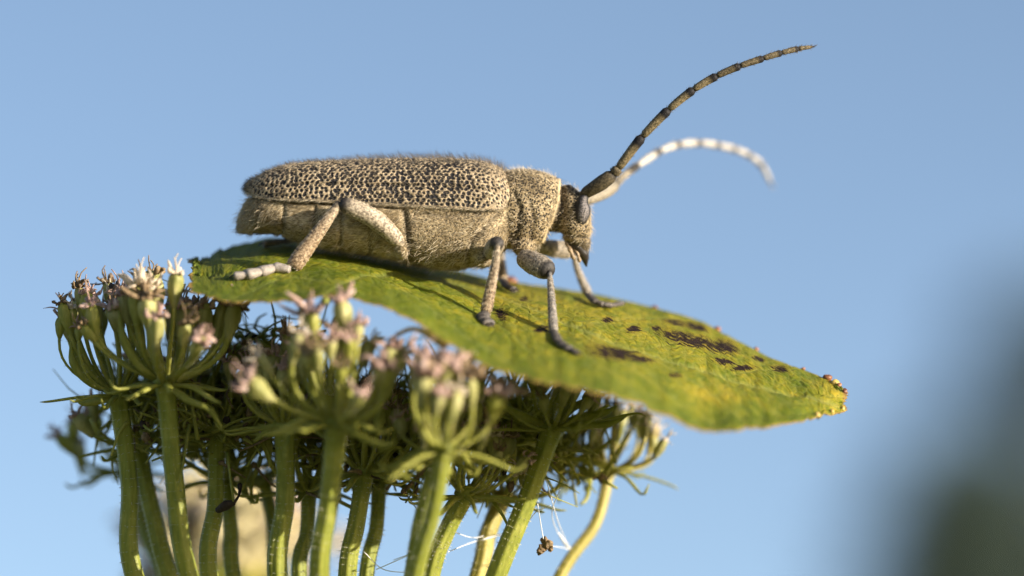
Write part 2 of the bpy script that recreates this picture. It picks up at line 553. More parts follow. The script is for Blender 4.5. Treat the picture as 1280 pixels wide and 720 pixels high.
# ------------------------------------------------------------------ far trees
def make_tree(x, y, top, crown_c, crown_r, nleaf, label, clumps, seed):
    rs = np.random.default_rng(seed)
    t = bpy.data.objects.new('deciduous_tree', None)
    COL.objects.link(t)
    t.location = (x, y, -0.1)
    t['label'] = label
    t['category'] = 'tree'
    t['group'] = 'trees far behind the flower'
    V, F = [], []
    def addtube(path, rad, ns=8):
        v, f = tube(path, rad, ns)
        k = sum(len(q) for q in V)
        V.append(v); F.extend([tuple(i + k for i in q) for q in f])
    h = top * 0.9
    pth = catmull([(0, 0, 0), (0.1, 0.05, h * 0.3), (-0.08, 0.1, h * 0.6), (0.05, 0, h)], 12)
    addtube(pth, np.linspace(0.17, 0.03, 12), 10)
    cl = []
    for i in range(clumps):
        a = rs.uniform(0, 2 * math.pi)
        zz = rs.uniform(-1, 1)
        rr = math.sqrt(max(0, 1 - zz * zz)) * rs.uniform(0.45, 1.0)
        c = np.array([crown_r[0] * rr * math.cos(a), crown_r[0] * rr * math.sin(a), crown_c + crown_r[1] * zz * 0.92])
        cl.append(c)
        s = pth[min(11, max(2, int(12 * (c[2] - 0.8) / h)))]
        addtube(catmull([s, (s + c) / 2 + np.array([0, 0, 0.12]), c], 6), np.linspace(0.05, 0.012, 6), 6)
    def build(nm, V, F, mat):
        me = bpy.data.meshes.new(nm)
        me.from_pydata(np.concatenate(V).tolist(), [], F)
        me.materials.append(mat)
        o = bpy.data.objects.new(nm, me)
        COL.objects.link(o)
        o.parent = t
    build('trunk', V, F, M['bark'])
    per = nleaf // clumps
    n = per * clumps
    cc = np.repeat(np.array(cl), per, axis=0)
    p = cc + rs.normal(size=(n, 3)) * np.array([0.17, 0.17, 0.15])
    a = rs.normal(size=(n, 3)); a /= np.linalg.norm(a, axis=1)[:, None]
    b = np.cross(a, rs.normal(size=(n, 3))); b /= np.linalg.norm(b, axis=1)[:, None]
    L = rs.uniform(0.05, 0.09, n)[:, None]
    V4 = np.stack([p - a * L, p + b * L * 0.5, p + a * L, p - b * L * 0.5], axis=1).reshape(-1, 3)
    F4 = [tuple(r) for r in (np.arange(n)[:, None] * 4 + np.arange(4)[None]).tolist()]
    build('crown', [V4], F4, M['foliage'])
def far(px, py, dist):
    """ground position and height of the point seen at a pixel, dist metres away"""
    w = W(P(px, py, dist * 1000.0))
    return w.x, w.y, w.z
tx, ty, tz = far(1206, 648, 30)
make_tree(tx, ty, tz + 0.85, tz - 0.35, (0.58, 1.08), 11000, 'dense dark green tree far behind the flower, out of focus', 40, 3)
tx, ty, tz = far(1335, 590, 32)
make_tree(tx, ty, tz + 1.3, tz - 0.2, (1.2, 1.6), 8000, 'taller sparse tree beside the dense dark tree, out of focus', 42, 5)

# ------------------------------------------------------------------ leaf surface
LC = np.array([  # px, py back, y back, py front, y front
    (238, 321, 8, 366, -7), (262, 319, 9, 373, -8), (275, 309, 10, 376, -8.5), (300, 304, 11, 378, -9),
    (335, 296, 12, 378, -9.5), (370, 296, 12.5, 377, -9.5), (405, 300, 13, 369, -9.5), (440, 306, 13, 373, -10),
    (480, 315, 13, 385, -11), (520, 325, 13, 404, -12), (575, 338, 13, 438, -13.5), (610, 347, 13, 461, -15),
    (680, 357, 13, 480, -17), (745, 367, 13, 492, -17.5), (790, 377, 12.5, 506, -17), (850, 392, 11.5, 531, -16),
    (880, 402, 11, 540, -15), (920, 424, 9.5, 540, -14), (960, 445, 7, 536, -12), (1000, 460, 5, 529, -9),
    (1030, 471, 3, 521, -6), (1046, 480, 1.5, 517, -3.5), (1056, 490, 0, 512, -1.5)], float)
LEXP = 1.42
def leaf_col(px):
    return [np.interp(px, LC[:, 0], LC[:, k]) for k in range(1, 5)]
def leaf_at(px, v):
    pb, yb, pf, yf = leaf_col(px)
    return pb + (pf - pb) * v ** LEXP, yb + (yf - yb) * v
def leaf_foot(px, py):
    """3-D point on the leaf's upper face under a pixel"""
    pb, yb, pf, yf = leaf_col(px)
    v = min(1, max(0, (py - pb) / (pf - pb))) ** (1 / LEXP)
    return P(px, py, yb + (yf - yb) * v)
def leaf_z(x, y):
    """height of the leaf (mm) at x, y or None"""
    px = 640 + x * PXMM * DIST / (DIST + y)
    if px < 222 or px > 1062:
        return None
    pb, yb, pf, yf = leaf_col(px)
    v = (yb - y) / (yb - yf)
    if v < 0 or v > 1:
        return None
    py = pb + (pf - pb) * v ** LEXP
    return P(px, py, y)[2]

def polydist(px, py, pts):
    d = np.full(px.shape, 1e9)
    for (x0, y0), (x1, y1) in zip(pts[:-1], pts[1:]):
        vx, vy = x1 - x0, y1 - y0
        t = np.clip(((px - x0) * vx + (py - y0) * vy) / (vx * vx + vy * vy), 0, 1)
        d = np.minimum(d, np.hypot(px - x0 - t * vx, py - y0 - t * vy))
    return d

def make_leaf():
    base = P(600, 420, 0)
    t = root('leaf', base, 'yellowing green leaf with dark brown blotches lying across the flower heads, beetle on top', 'leaf')
    nu, nv = 420, 150
    uu = np.concatenate([np.linspace(238, 300, 50), np.linspace(300, 1020, 310)[1:], np.linspace(1020, 1056, 62)[1:]])
    nu = len(uu)
    vv = np.linspace(0, 1, nv)
    rs = np.random.default_rng(11)
    def smooth_noise(n, step, amp):
        k = rs.uniform(-1, 1, 450 // step + 3)
        x = (uu - 238) / 1.95 / step if n == nu else np.arange(n) / step
        i = x.astype(int); f = x - i; f = f * f * (3 - 2 * f)
        return (k[i] * (1 - f) + k[i + 1] * f) * amp
    # saw-toothed margins
    saw = lambda per, amp: amp * np.abs((((uu - 238) / 1.95 / per + smooth_noise(nu, 20, 0.7)) % 1.0)) * np.clip(0.35 + smooth_noise(nu, 9, 0.9), 0, 1)
    eb = smooth_noise(nu, 5, 0.012) + smooth_noise(nu, 2, 0.006) + saw(11, 0.03)
    ef = smooth_noise(nu, 5, 0.012) + smooth_noise(nu, 2, 0.008) + saw(14, 0.018)
    left = np.clip((330 - uu) / 60, 0, 1)
    eb += left * np.abs(smooth_noise(nu, 3, 0.18) + smooth_noise(nu, 8, 0.20))
    ef += left * smooth_noise(nu, 4, 0.03)
    right = np.clip((uu - 960) / 90, 0, 1)
    ef += right * (saw(6, 0.10) + smooth_noise(nu, 3, 0.03)); eb += right * saw(5, 0.07)
    edge_l = np.clip(1 - (uu - 238) / 14, 0, 1)
    rows = smooth_noise(nv, 8, 5.0) + smooth_noise(nv, 3, 1.2)
    rows_r = smooth_noise(nv, 8, 3.5) + smooth_noise(nv, 3, 2.0)
    V = np.zeros((nu, nv, 3)); PX = np.zeros((nu, nv)); PY = np.zeros((nu, nv))
    for i, px in enumerate(uu):
        v = eb[i] + (1 - eb[i] - ef[i]) * vv
        pxx = px + edge_l[i] * rows + np.clip((px - 1035) / 22, 0, 1) * rows_r
        pb, yb, pf, yf = leaf_col(px)
        py = pb + (pf - pb) * np.clip(v, 0, 1) ** LEXP
        y = yb + (yf - yb) * v
        PX[i] = pxx; PY[i] = py
        s = (DIST + y) / DIST / PXMM
        V[i, :, 0] = (pxx - 640) * s; V[i, :, 1] = y; V[i, :, 2] = (360 - py) * s
    # relief: puckering between veins, rolled rim
    veins = [[(405, 369), (425, 356), (455, 345), (500, 341), (560, 350), (640, 376), (720, 408), (800, 437), (900, 468), (1000, 494), (1050, 508)],
             [(470, 344), (520, 372), (570, 408), (590, 425), (640, 452)], [(560, 350), (610, 395), (660, 435), (700, 470)],
             [(640, 376), (700, 420), (770, 470), (800, 500)], [(720, 408), (790, 460), (860, 510)], [(800, 437), (880, 485), (930, 525)],
             [(640, 376), (700, 372), (760, 375)], [(720, 408), (790, 398), (850, 398)], [(800, 437), (860, 425), (915, 428)],
             [(900, 468), (950, 462), (990, 465)], [(500, 341), (560, 338), (610, 350)], [(430, 353), (360, 345), (290, 345), (245, 345)],
             [(360, 345), (320, 360), (290, 372)], [(360, 345), (310, 325), (275, 318)]]
    vd = polydist(PX, PY * 1.0, veins[0])
    side = np.min([polydist(PX, PY, q) for q in veins[1:]], axis=0)
    vein = np.maximum(np.clip(1.25 - vd / 2.4, 0, 1), np.clip(1.1 - side / 1.8, 0, 1) * 0.6)
    lat = (smooth_noise(nu, 16, 0.16)[:, None] + smooth_noise(nu, 6, 0.05)[:, None]) * np.sin(np.linspace(0, 9, nv))[None] \
        + smooth_noise(nv, 12, 0.12)[None] + rs.normal(size=(nu, nv)) * 0.0015
    V[:, :, 2] += lat - 0.10 * vein
    # spots
    spot = np.zeros((nu, nv))
    for (x, y, rx, ry, a) in [(768, 441, 30, 9, -6), (803, 450, 14, 4, -5), (868, 427, 40, 8, -14), (905, 434, 17, 8, -20), (846, 404, 14, 4, -8),
                              (792, 412, 9, 4, 0), (820, 411, 6, 3, 0), (870, 408, 16, 4, -14), (905, 453, 12, 4, -5), (678, 411, 10, 4, 10), (627, 393, 8, 5, -30),
                              (975, 462, 10, 4, -10), (655, 373, 5, 3, 0), (930, 460, 14, 3, 0), (948, 449, 8, 3, -10), (700, 355, 24, 4, -4),
                              (845, 470, 8, 3, 0), (760, 400, 7, 3, 0)]:
        ca, sa = math.cos(math.radians(-a)), math.sin(math.radians(-a))
        dx, dy = PX - x, PY - y
        q = ((dx * ca + dy * sa) / rx) ** 2 + ((-dx * sa + dy * ca) / ry) ** 2
        spot = np.maximum(spot, np.clip(0.85 - 0.36 * q, 0, 1.0))
    yellow = np.interp(PX, [238, 400, 560, 640, 800, 1057], [0.45, 0.52, 0.52, 0.70, 0.66, 0.52]) * np.interp(np.broadcast_to(vv, (nu, nv)), [0, 0.25, 0.6, 0.85, 1], [1.0, 1.05, 0.95, 0.68, 0.62])
    yellow += 0.35 * np.exp(-(((PX - 890) / 60) ** 2 + ((PY - 495) / 14) ** 2))
    yellow += np.clip((PX - 1000) / 60, 0, 1) * 0.4
    de = np.minimum(np.minimum(np.broadcast_to(vv, (nu, nv)), 1 - vv[None]) * 22.0, np.minimum(PX - 236, 1058 - PX) / PXMM * 1.0)
    edge = np.clip(1 - de / 0.8, 0, 1)
    su = np.cumsum(np.concatenate([[0], np.linalg.norm(np.diff(V[:, nv // 2], axis=0), axis=1)]))
    sv = np.concatenate([np.zeros((nu, 1)), np.cumsum(np.linalg.norm(np.diff(V, axis=1), axis=2), axis=1)], axis=1)
    UV = np.stack([np.broadcast_to(su[:, None], (nu, nv)), sv, np.zeros((nu, nv))], axis=2).reshape(-1, 3)
    du = np.gradient(V, axis=0); dv = np.gradient(V, axis=1)
    nr = np.cross(dv, du); nr /= np.linalg.norm(nr, axis=2)[:, :, None] + 1e-12
    if nr[nu // 2, nv // 2, 2] < 0:
        nr = -nr
    th = 0.22 * np.minimum(1, np.maximum(0.15, de / 0.6))
    B = V - nr * th[:, :, None]
    idx = np.arange(nu * nv).reshape(nu, nv)
    q = np.stack([idx[:-1, :-1], idx[:-1, 1:], idx[1:, 1:], idx[1:, :-1]], axis=-1).reshape(-1, 4)
    top = [tuple(r) for r in q.tolist()]
    bot = [tuple(r[::-1]) for r in q.tolist()]
    rim = list(idx[:, 0]) + list(idx[-1, 1:]) + list(idx[-2::-1, -1]) + list(idx[0, -2:0:-1])
    k = nu * nv
    rimf = [(int(a), int(b), int(b) + k, int(a) + k) for a, b in zip(rim, rim[1:] + rim[:1])]
    mb = Mb()
    mb.add(V.reshape(-1, 3), top, 0, vein=vein.ravel(), spot=spot.ravel(), yellow=yellow.ravel(), edge=edge.ravel())
    mb.add(B.reshape(-1, 3), bot, 0, vein=vein.ravel(), spot=np.zeros(k), yellow=yellow.ravel() * 0.5, edge=edge.ravel())
    mb.f += rimf; mb.m += [0] * len(rimf)
    mb.build('blade', M['leaf'], t, uv=np.concatenate([UV, UV]))
    # midrib under the blade, standing out as a rounded rib
    mp = []
    for (x, y) in veins[0]:
        mp.append(leaf_foot(x, y) - np.array([0, 0, 0.46]))
    v, f = tube(catmull(mp, 60), np.linspace(0.30, 0.10, 60), 8)
    m2 = Mb(); m2.add(v, f); m2.build('midrib', M['stem'], t)
    # glandular teeth on the margin
    def tooth(px, py, y, r, mat):
        m3 = Mb()
        c = P(px, py, y)
        vv_, ff = ellipsoid(c, (r * rs.uniform(0.8, 1.3), r, r * rs.uniform(0.7, 1.1)), None, 9, 6)
        vv_ = c + (vv_ - c) * (1 + 0.28 * rs.uniform(-1, 1, (len(vv_), 1)))
        m3.add(vv_, ff); m3.build('margin_tooth', mat, t)
    for (px, r, side_, mt) in [(626, 0.42, 'b', 'tooth'), (638, 0.52, 'b', 'tooth'), (818, 0.28, 'b', 'tooth'), (897, 0.28, 'b', 'tooth'), (945, 0.26, 'b', 'tooth'),
                              (1004, 0.22, 'b', 'tooth'), (1034, 0.45, 'b', 'tooth'), (1044, 0.42, 'b', 'tooth_yellow'), (1049, 0.3, 'b', 'tooth'), (1053, 0.4, 'f', 'tooth_yellow'),
                              (1056, 0.3, 'b', 'tooth'), (1040, 0.3, 'f', 'tooth_yellow'), (1022, 0.28, 'f', 'tooth_yellow')]:
        py, y = leaf_at(px, 0.03 if side_ == 'b' else 0.95)
        tooth(px, py - 0.5, y, r * 0.72, M[mt])
    # small rolled tongue of dead tissue hanging from the front margin
    a = leaf_foot(548, 420) ; b = P(518, 411, -11.2); c = P(484, 426, -10.0)
    v, f = tube(catmull([P(556, 431, -12.6), b, c], 14), np.linspace(0.50, 0.12, 14), 8, flat=((0, 0.3, 1), 0.5))
    m4 = Mb(); m4.add(v, f); m4.build('curled_strip', M['tooth_yellow'], t)
make_leaf()

# ------------------------------------------------------------------ beetle
YC = 4.0
def section_loft(secs, nring=28, nlen=40, yc=YC, n=2.3):
    """secs: (top px, top py, bottom px, bottom py, half width mm)"""
    A = np.array(secs, float)
    t = np.linspace(0, len(A) - 1, nlen)
    C = np.stack([catmull([[r[k]] for r in A], nlen)[:, 0] for k in range(5)], axis=1)
    ang = np.linspace(0, 2 * math.pi, nring, endpoint=False)
    V = []
    for (tx, ty, bx, by, hw) in C:
        a = P(tx, ty, yc); b = P(bx, by, yc)
        c = (a + b) / 2; h = (a - b) / 2
        ca, sa = np.cos(ang), np.sin(ang)
        ca = np.sign(ca) * np.abs(ca) ** (2 / n); sa = np.sign(sa) * np.abs(sa) ** (2 / n)
        V.append(c + ca[:, None] * h + sa[:, None] * np.array([0, max(hw, 0.05), 0]))
    V = np.concatenate(V)
    F = []
    for i in range(nlen - 1):
        for j in range(nring):
            k = (j + 1) % nring
            F.append((i * nring + j, i * nring + k, (i + 1) * nring + k, (i + 1) * nring + j))
    F.append(tuple(range(nring - 1, -1, -1)))
    F.append(tuple((nlen - 1) * nring + j for j in range(nring)))
    return V, F

def remeshed(parts, voxel):
    V, F, k = [], [], 0
    for v, f in parts:
        V.append(v); F += [tuple(i + k for i in q) for q in f]; k += len(v)
    me = bpy.data.meshes.new('tmp')
    me.from_pydata(np.concatenate(V).tolist(), [], F)
    o = bpy.data.objects.new('tmp', me)
    COL.objects.link(o)
    md = o.modifiers.new('r', 'REMESH'); md.mode = 'VOXEL'; md.voxel_size = voxel; md.adaptivity = 0
    sm = o.modifiers.new('s', 'SMOOTH'); sm.factor = 0.5; sm.iterations = 4
    dg = bpy.context.evaluated_depsgraph_get()
    ev = o.evaluated_get(dg)
    m2 = ev.to_mesh()
    v = np.empty(len(m2.vertices) * 3); m2.vertices.foreach_get('co', v); v = v.reshape(-1, 3)
    nr = np.empty(len(m2.vertices) * 3); m2.vertices.foreach_get('normal', nr); nr = nr.reshape(-1, 3)
    f = [tuple(p.vertices) for p in m2.polygons]
    ev.to_mesh_clear()
    bpy.data.objects.remove(o); bpy.data.meshes.remove(me)
    return v, f, nr

def to_px(v):
    s = DIST / (DIST + v[:, 1]) * PXMM
    return 640 + v[:, 0] * s, 360 - v[:, 2] * s

def sample(v, f, n):
    """area weighted random points with normals on a mesh (numpy)"""
    tri = []
    for q in f:
        for k in range(1, len(q) - 1):
            tri.append((q[0], q[k], q[k + 1]))
    tri = np.array(tri)
    a, b, c = v[tri[:, 0]], v[tri[:, 1]], v[tri[:, 2]]
    cr = np.cross(b - a, c - a)
    ar = np.linalg.norm(cr, axis=1)
    i = rng.choice(len(tri), n, p=ar / ar.sum())
    r1 = np.sqrt(rng.random(n))[:, None]; r2 = rng.random(n)[:, None]
    return a[i] * (1 - r1) + b[i] * r1 * (1 - r2) + c[i] * r1 * r2, cr[i] / (ar[i][:, None] + 1e-12), i

def lay(nrm, d, lift, jit):
    d = np.broadcast_to(np.asarray(d, float), nrm.shape)
    t = d - nrm * np.sum(d * nrm, axis=1)[:, None]
    t /= np.linalg.norm(t, axis=1)[:, None] + 1e-9
    return t + nrm * lift + rng.normal(size=nrm.shape) * jit

def make_beetle():
    base = leaf_foot(607, 405)
    t = root('longhorn_beetle', base, 'tan longhorn beetle speckled with black pits standing on the leaf', 'beetle')
    # --- body, one continuous mesh
    abdomen = [(295, 285, 297, 290, 0.35), (299, 270, 303, 292, 1.0), (309, 250, 317, 293, 1.9), (324, 240, 329, 292, 2.7), (347, 236, 350, 294, 3.1), (380, 230, 380, 306, 3.5), (420, 228, 420, 315, 3.8),
               (470, 226, 470, 322, 3.98), (510, 226, 512, 331, 4.06), (545, 225, 548, 337, 4.12), (580, 225, 582, 336, 4.06), (605, 225, 606, 328, 3.9), (625, 222, 626, 317, 3.2), (642, 220, 640, 306, 2.7)]
    prono = [(622, 226, 624, 296, 2.5), (632, 214, 632, 309, 2.95), (645, 211, 643, 313, 3.1), (660, 211, 654, 315, 3.2), (676, 214, 664, 314, 3.15), (690, 219, 671, 311, 3.0), (699, 224, 676, 308, 2.75), (701, 229, 680, 300, 2.3)]
    neck = [(690, 236, 676, 290, 1.7), (708, 240, 706, 290, 1.6)]
    head = [(702, 234, 712, 230, 0.9), (700, 246, 725, 241, 1.65), (699, 262, 736, 256, 2.05), (700, 280, 739, 276, 2.1), (702, 294, 739, 294, 1.85), (706, 302, 738, 306, 1.45), (711, 309, 736, 316, 1.0), (718, 314, 735, 322, 0.6)]
    parts = [section_loft(abdomen, 32, 60, n=2.5), section_loft(prono, 32, 40, n=2.3), section_loft(neck, 20, 8), section_loft(head, 28, 40, n=2.4)]
    for (px, py, y, r) in [(655, 308, 2.2, (0.9, 1.1, 0.8)), (655, 308, 5.8, (0.9, 1.1, 0.8)), (604, 322, 1.9, (0.9, 1.2, 0.75)), (604, 322, 6.1, (0.9, 1.2, 0.75)),
                           (505, 308, 1.2, (0.9, 1.0, 1.0)), (505, 308, 6.8, (0.9, 1.0, 1.0)), (727, 245, 2.9, (0.42, 0.45, 0.36)), (727, 245, 5.1, (0.42, 0.45, 0.36))]:
        parts.append(ellipsoid(P(px, py, y), r, None, 16, 12))
    v, f, nr = remeshed(parts, 0.11)
    px, py = to_px(v)
    # sutures and plates of the underside and flanks
    groove = np.zeros(len(v))
    for line, wd, dp in [([(505, 262), (508, 285), (513, 322)], 4, 0.22), ([(516, 266), (560, 270), (606, 263)], 3, 0.12), ([(634, 240), (622, 268), (590, 302), (584, 330)], 3.5, 0.18),
                     ([(427, 262), (425, 318)], 2.5, 0.14), ([(463, 262), (462, 322)], 2.5, 0.12), ([(394, 252), (391, 310)], 2.5, 0.14), ([(356, 250), (352, 296)], 2.5, 0.14),
                     ([(325, 246), (318, 292)], 2.5, 0.10), ([(642, 240), (650, 260), (648, 285), (640, 300)], 3, 0.14), ([(660, 250), (668, 275), (662, 300)], 3, 0.10),
                     ([(310, 244), (360, 251), (430, 256), (500, 260)], 3, 0.15), ([(703, 294), (720, 297), (738, 297)], 2.0, 0.12)]:
        groove = np.maximum(groove, np.exp(-(polydist(px, py, line) / wd) ** 2) * dp)
    v = v - nr * groove[:, None]
    ridge = np.exp(-(polydist(px, py, [(699, 224), (698, 250), (690, 276), (678, 303)]) / 1.3) ** 2) * (np.abs(v[:, 1] - YC) > 0.2)
    v = v + nr * (ridge * 0.10)[:, None]
    punct = np.clip((px - 628) / 10, 0, 1) * np.clip((316 - py) / 10, 0, 1) * np.clip(1 - ridge * 2, 0, 1)
    punct = np.maximum(punct, 0.55 * np.clip((634 - px) / 6, 0, 1) * np.clip((px - 500) / 10, 0, 1))
    dark = np.clip(groove * 3.5, 0, 0.7)
    pale = np.maximum(np.clip(ridge * 1.6 - 0.3, 0, 1), np.exp(-(polydist(px, py, [(739, 256), (740, 276), (739, 296)]) / 1.6) ** 2) * 0.8)
    dark = np.maximum(dark, np.exp(-(polydist(px, py, [(703, 229), (712, 234), (722, 241)]) / 5.0) ** 2) * 0.85)
    dark = np.maximum(dark, np.clip((py - 300) / 6, 0, 1) * np.clip((px - 698) / 4, 0, 1) * 0.75)
    dark = np.maximum(dark, np.exp(-(polydist(px, py, [(703, 236), (700, 262), (694, 290)]) / 5.0) ** 2) * 0.85)  # shade of the gap between pronotum and head, painted into the colour
    dark = np.maximum(dark, np.exp(-(polydist(px, py, [(720, 243), (719, 258), (724, 276)]) / 2.6) ** 2) * 0.9)
    mb = Mb(); mb.add(v, f, 0, punct=punct, dark=dark, pale=pale)
    body = mb.build('body', M['body'], t)
    # --- hair of the body
    p, n_, _ = sample(v, f, 33000)
    hx, hy = to_px(p)
    keep = ((p[:, 2] < P(0, 244, YC)[2]) & (hx < 634)) | ((hx > 634) & (rng.random(len(p)) < 0.22))
    keep &= (np.sin(p[:, 0] * 9.1 + 2.1 * np.sin(p[:, 2] * 7.3)) + np.sin(p[:, 2] * 11.7 + 1.9 * np.sin(p[:, 0] * 6.1)) + rng.normal(size=len(p)) * 0.35) < 0.75
    p, n_, hx, hy = p[keep], n_[keep], hx[keep], hy[keep]
    front = hx > 632
    dirs = np.where(front[:, None], np.array([[-0.5, 0, -0.7]]), np.array([[-0.9, 0, -0.55]]))
    dirs = dirs + np.stack([0 * hx, 0 * hx, 0.55 * np.sin(hx * 0.075 + 1.5 * np.sin(hy * 0.09)) + 0.3 * np.sin(hx * 0.21 + hy * 0.15)], axis=1)
    d = lay(n_, dirs, 0.10, 0.16)
    L = np.where(front, rng.uniform(0.18, 0.34, len(p)), rng.uniform(0.20, 0.46, len(p)) * np.interp(hx, [300, 420], [1.4, 1.0]))
    hv, hf, rnd = hairs(p + n_ * 0.01, n_, d, L, 0.0125, 0.06)
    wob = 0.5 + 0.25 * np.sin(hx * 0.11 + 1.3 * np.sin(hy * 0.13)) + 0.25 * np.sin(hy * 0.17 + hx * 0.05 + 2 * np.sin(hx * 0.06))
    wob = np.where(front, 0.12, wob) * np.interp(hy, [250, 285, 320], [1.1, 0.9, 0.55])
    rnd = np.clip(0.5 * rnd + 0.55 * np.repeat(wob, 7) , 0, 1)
    mb = Mb(); mb.add(hv, hf, 0, rnd=rnd)
    o = mb.build('body_hair', M['tan_hair'], t); o['kind'] = 'stuff'
    p, n_, _ = sample(v, f, 3600)
    hx, hy = to_px(p)
    keep = ((hy > 300) | (hx > 634) | (hx < 330))
    p, n_, hx = p[keep], n_[keep], hx[keep]
    d = lay(n_, (-0.6, 0, -0.3), 1.0, 0.35)
    hv, hf, rnd = hairs(p, n_, d, rng.uniform(0.4, 0.95, len(p)) * np.where(hx > 634, 0.75, 1.0), 0.012, 0.0)
    mb = Mb(); mb.add(hv, hf, 0, rnd=rnd)
    o = mb.build('fringe_hair', M['pale_hair'], t); o['kind'] = 'stuff'
    # pale hair line along the front edge of the pronotum
    p = catmull([P(700, 224, YC - 2.2), P(699, 250, YC - 2.85), P(691, 276, YC - 2.8), P(679, 303, YC - 2.0)], 50)

    # --- wing cases
    eu = np.array([306, 309, 318, 335, 360, 400, 470, 560, 600, 620, 631, 637], float)
    eT = np.array([235, 228, 222, 213, 205, 201, 198, 197.5, 201, 207, 214, 224], float)
    eS = np.array([238, 241, 244, 248, 250.5, 252, 256, 261, 263, 263, 260, 250], float)
    eW = np.array([0.7, 1.3, 2.05, 2.85, 3.4, 3.78, 4.02, 4.12, 4.05, 3.8, 3.45, 3.0], float)
    nu, nw = 330, 150
    us = np.concatenate([np.linspace(306, 320, 24), np.linspace(320, 620, 330)[1:], np.linspace(620, 637, 24)[1:]])
    nu = len(us)
    T, S, Wd = [np.array(catmull(np.stack([eu, q], 1), 400)) for q in (eT, eS, eW)]
    T = np.interp(us, T[:, 0], T[:, 1]); S = np.interp(us, S[:, 0], S[:, 1]); Wd = np.interp(us, Wd[:, 0], Wd[:, 1])
    th = np.linspace(0, math.pi / 2, nw)
    n = 2.35
    for side in (-1, 1):
        V = np.zeros((nu, nw, 3))
        for i in range(nu):
            sc = (DIST + YC) / DIST / PXMM
            zt = (360 - T[i]) * sc; zs = (360 - S[i]) * sc
            yy = Wd[i] * np.sin(th) ** (2 / n)
            zz = zs + (zt - zs) * np.cos(th) ** (2 / n)
            zz = zz - 0.10 * np.exp(-(yy / 0.12) ** 2)           # suture
            e = np.clip((th - 1.30) / 0.27, 0, 1)
            yy = yy - 0.12 * np.exp(-((th - 1.22) / 0.05) ** 2) * min(1, Wd[i] / 3)
            V[i, :, 0] = (us[i] - 640) * sc
            V[i, :, 1] = YC + side * (yy + 0.015)
            V[i, :, 2] = zz
        su = np.cumsum(np.concatenate([[0], np.linalg.norm(np.diff(V[:, nw // 2], axis=0), axis=1)]))
        sw = np.concatenate([np.zeros((nu, 1)), np.cumsum(np.linalg.norm(np.diff(V, axis=1), axis=2), axis=1)], axis=1)
        UV = np.stack([np.broadcast_to(su[:, None], (nu, nw)), sw, np.full((nu, nw), side * 3.0)], axis=2).reshape(-1, 3)
        # pits on a jittered lattice
        pts = []
        row = 0
        for a in np.arange(0.1, 6.6, 0.305):
            row += 1
            for b in np.arange(0.15 + (row % 2) * 0.24, su[-1] - 0.05, 0.372):
                pts.append((b + rng.normal() * 0.048, a + rng.normal() * 0.044, rng.uniform(0.092, 0.152), rng.uniform(-0.6, 0.6)))
        pts = np.array(pts)
        pts[:, 2] *= np.interp(pts[:, 0], [0, 3, 10, 17, 19.5], [0.75, 0.95, 1.0, 1.08, 0.7])
        pit = np.zeros(nu * nw)
        for k0 in range(0, nu * nw, 4000):
            q = UV[k0:k0 + 4000]
            dx = q[:, None, 0] - pts[None, :, 0]; dy = q[:, None, 1] - pts[None, :, 1]
            dx = dx + dy * pts[None, :, 3] * 0.6
            dd = np.sqrt((dx * 0.95) ** 2 + (dy * 0.85) ** 2) / pts[None, :, 2]
            pit[k0:k0 + 4000] = np.clip(1.15 - dd.min(axis=1) ** 2 * 0.62, 0, 1)
        low = np.clip((sw / sw[:, -1:] - 0.972) / 0.02, 0, 1).ravel()
        pit *= 1 - low
        pit *= np.interp((sw / sw[:, -1:]).ravel(), [0, 0.78, 0.85, 1], [1, 1, 0.93, 0.93])
        du = np.gradient(V, axis=0); dv = np.gradient(V, axis=1)
        nr = np.cross(du, dv); nr /= np.linalg.norm(nr, axis=2)[:, :, None] + 1e-12
        nr = nr * np.sign(np.sum(nr * (V - P(470, 260, YC)), axis=2))[:, :, None]
        pit = np.maximum(pit, np.clip((sw / sw[:, -1:] - 0.975) / 0.02, 0, 1).ravel() * 0.55)
        Vp = V - nr * (pit.reshape(nu, nw) * 0.085)[:, :, None] + nr * (rng.normal(size=(nu, nw)) * 0.004)[:, :, None]
        # rim turned under
        rimv = Vp[:, -1] + np.array([0, -side * 0.55, 0.03])
        idx = np.arange(nu * nw).reshape(nu, nw)
        q = np.stack([idx[:-1, :-1], idx[1:, :-1], idx[1:, 1:], idx[:-1, 1:]], axis=-1).reshape(-1, 4)
        F = [tuple(r) if side > 0 else tuple(r[::-1]) for r in q.tolist()]
        k = nu * nw
        F += [(int(idx[i, -1]), int(idx[i + 1, -1]), k + i + 1, k + i) for i in range(nu - 1)]
        mb = Mb()
        mb.add(np.concatenate([Vp.reshape(-1, 3), rimv]), F, 0, pit=np.concatenate([pit, np.zeros(nu)]))
        ely = mb.build('wing_case', M['elytron'], t, uv=np.concatenate([UV, np.repeat(UV.reshape(nu, nw, 3)[:, -1], 1, axis=0)]))
        # fringe along the lower edge
        ii = rng.integers(0, nu, 1800)
        ep = Vp[ii, -1] + rng.normal(size=(1800, 3)) * 0.03
        en = np.tile(np.array([0, side * 1.0, 0.0]), (1800, 1))
        d = np.tile(np.array([-0.8, side * 0.12, -0.5]), (1800, 1)) + rng.normal(size=(1800, 3)) * 0.25
        hv, hf, rnd = hairs(ep, en, d, rng.uniform(0.15, 0.4, 1800), 0.014, 0.05)
        mb = Mb(); mb.add(hv, hf, 0, rnd=rnd)
        o = mb.build('edge_hair', M['tan_hair'], ely); o['kind'] = 'stuff'
        # nap lying between the pits, and erect bristles
        ii = rng.choice(k, 4200)
        ii = ii[pit[ii] < 0.12]
        nn = nr.reshape(-1, 3)[ii]
        d = lay(nn, (-1, 0, -0.25), 0.15, 0.22)
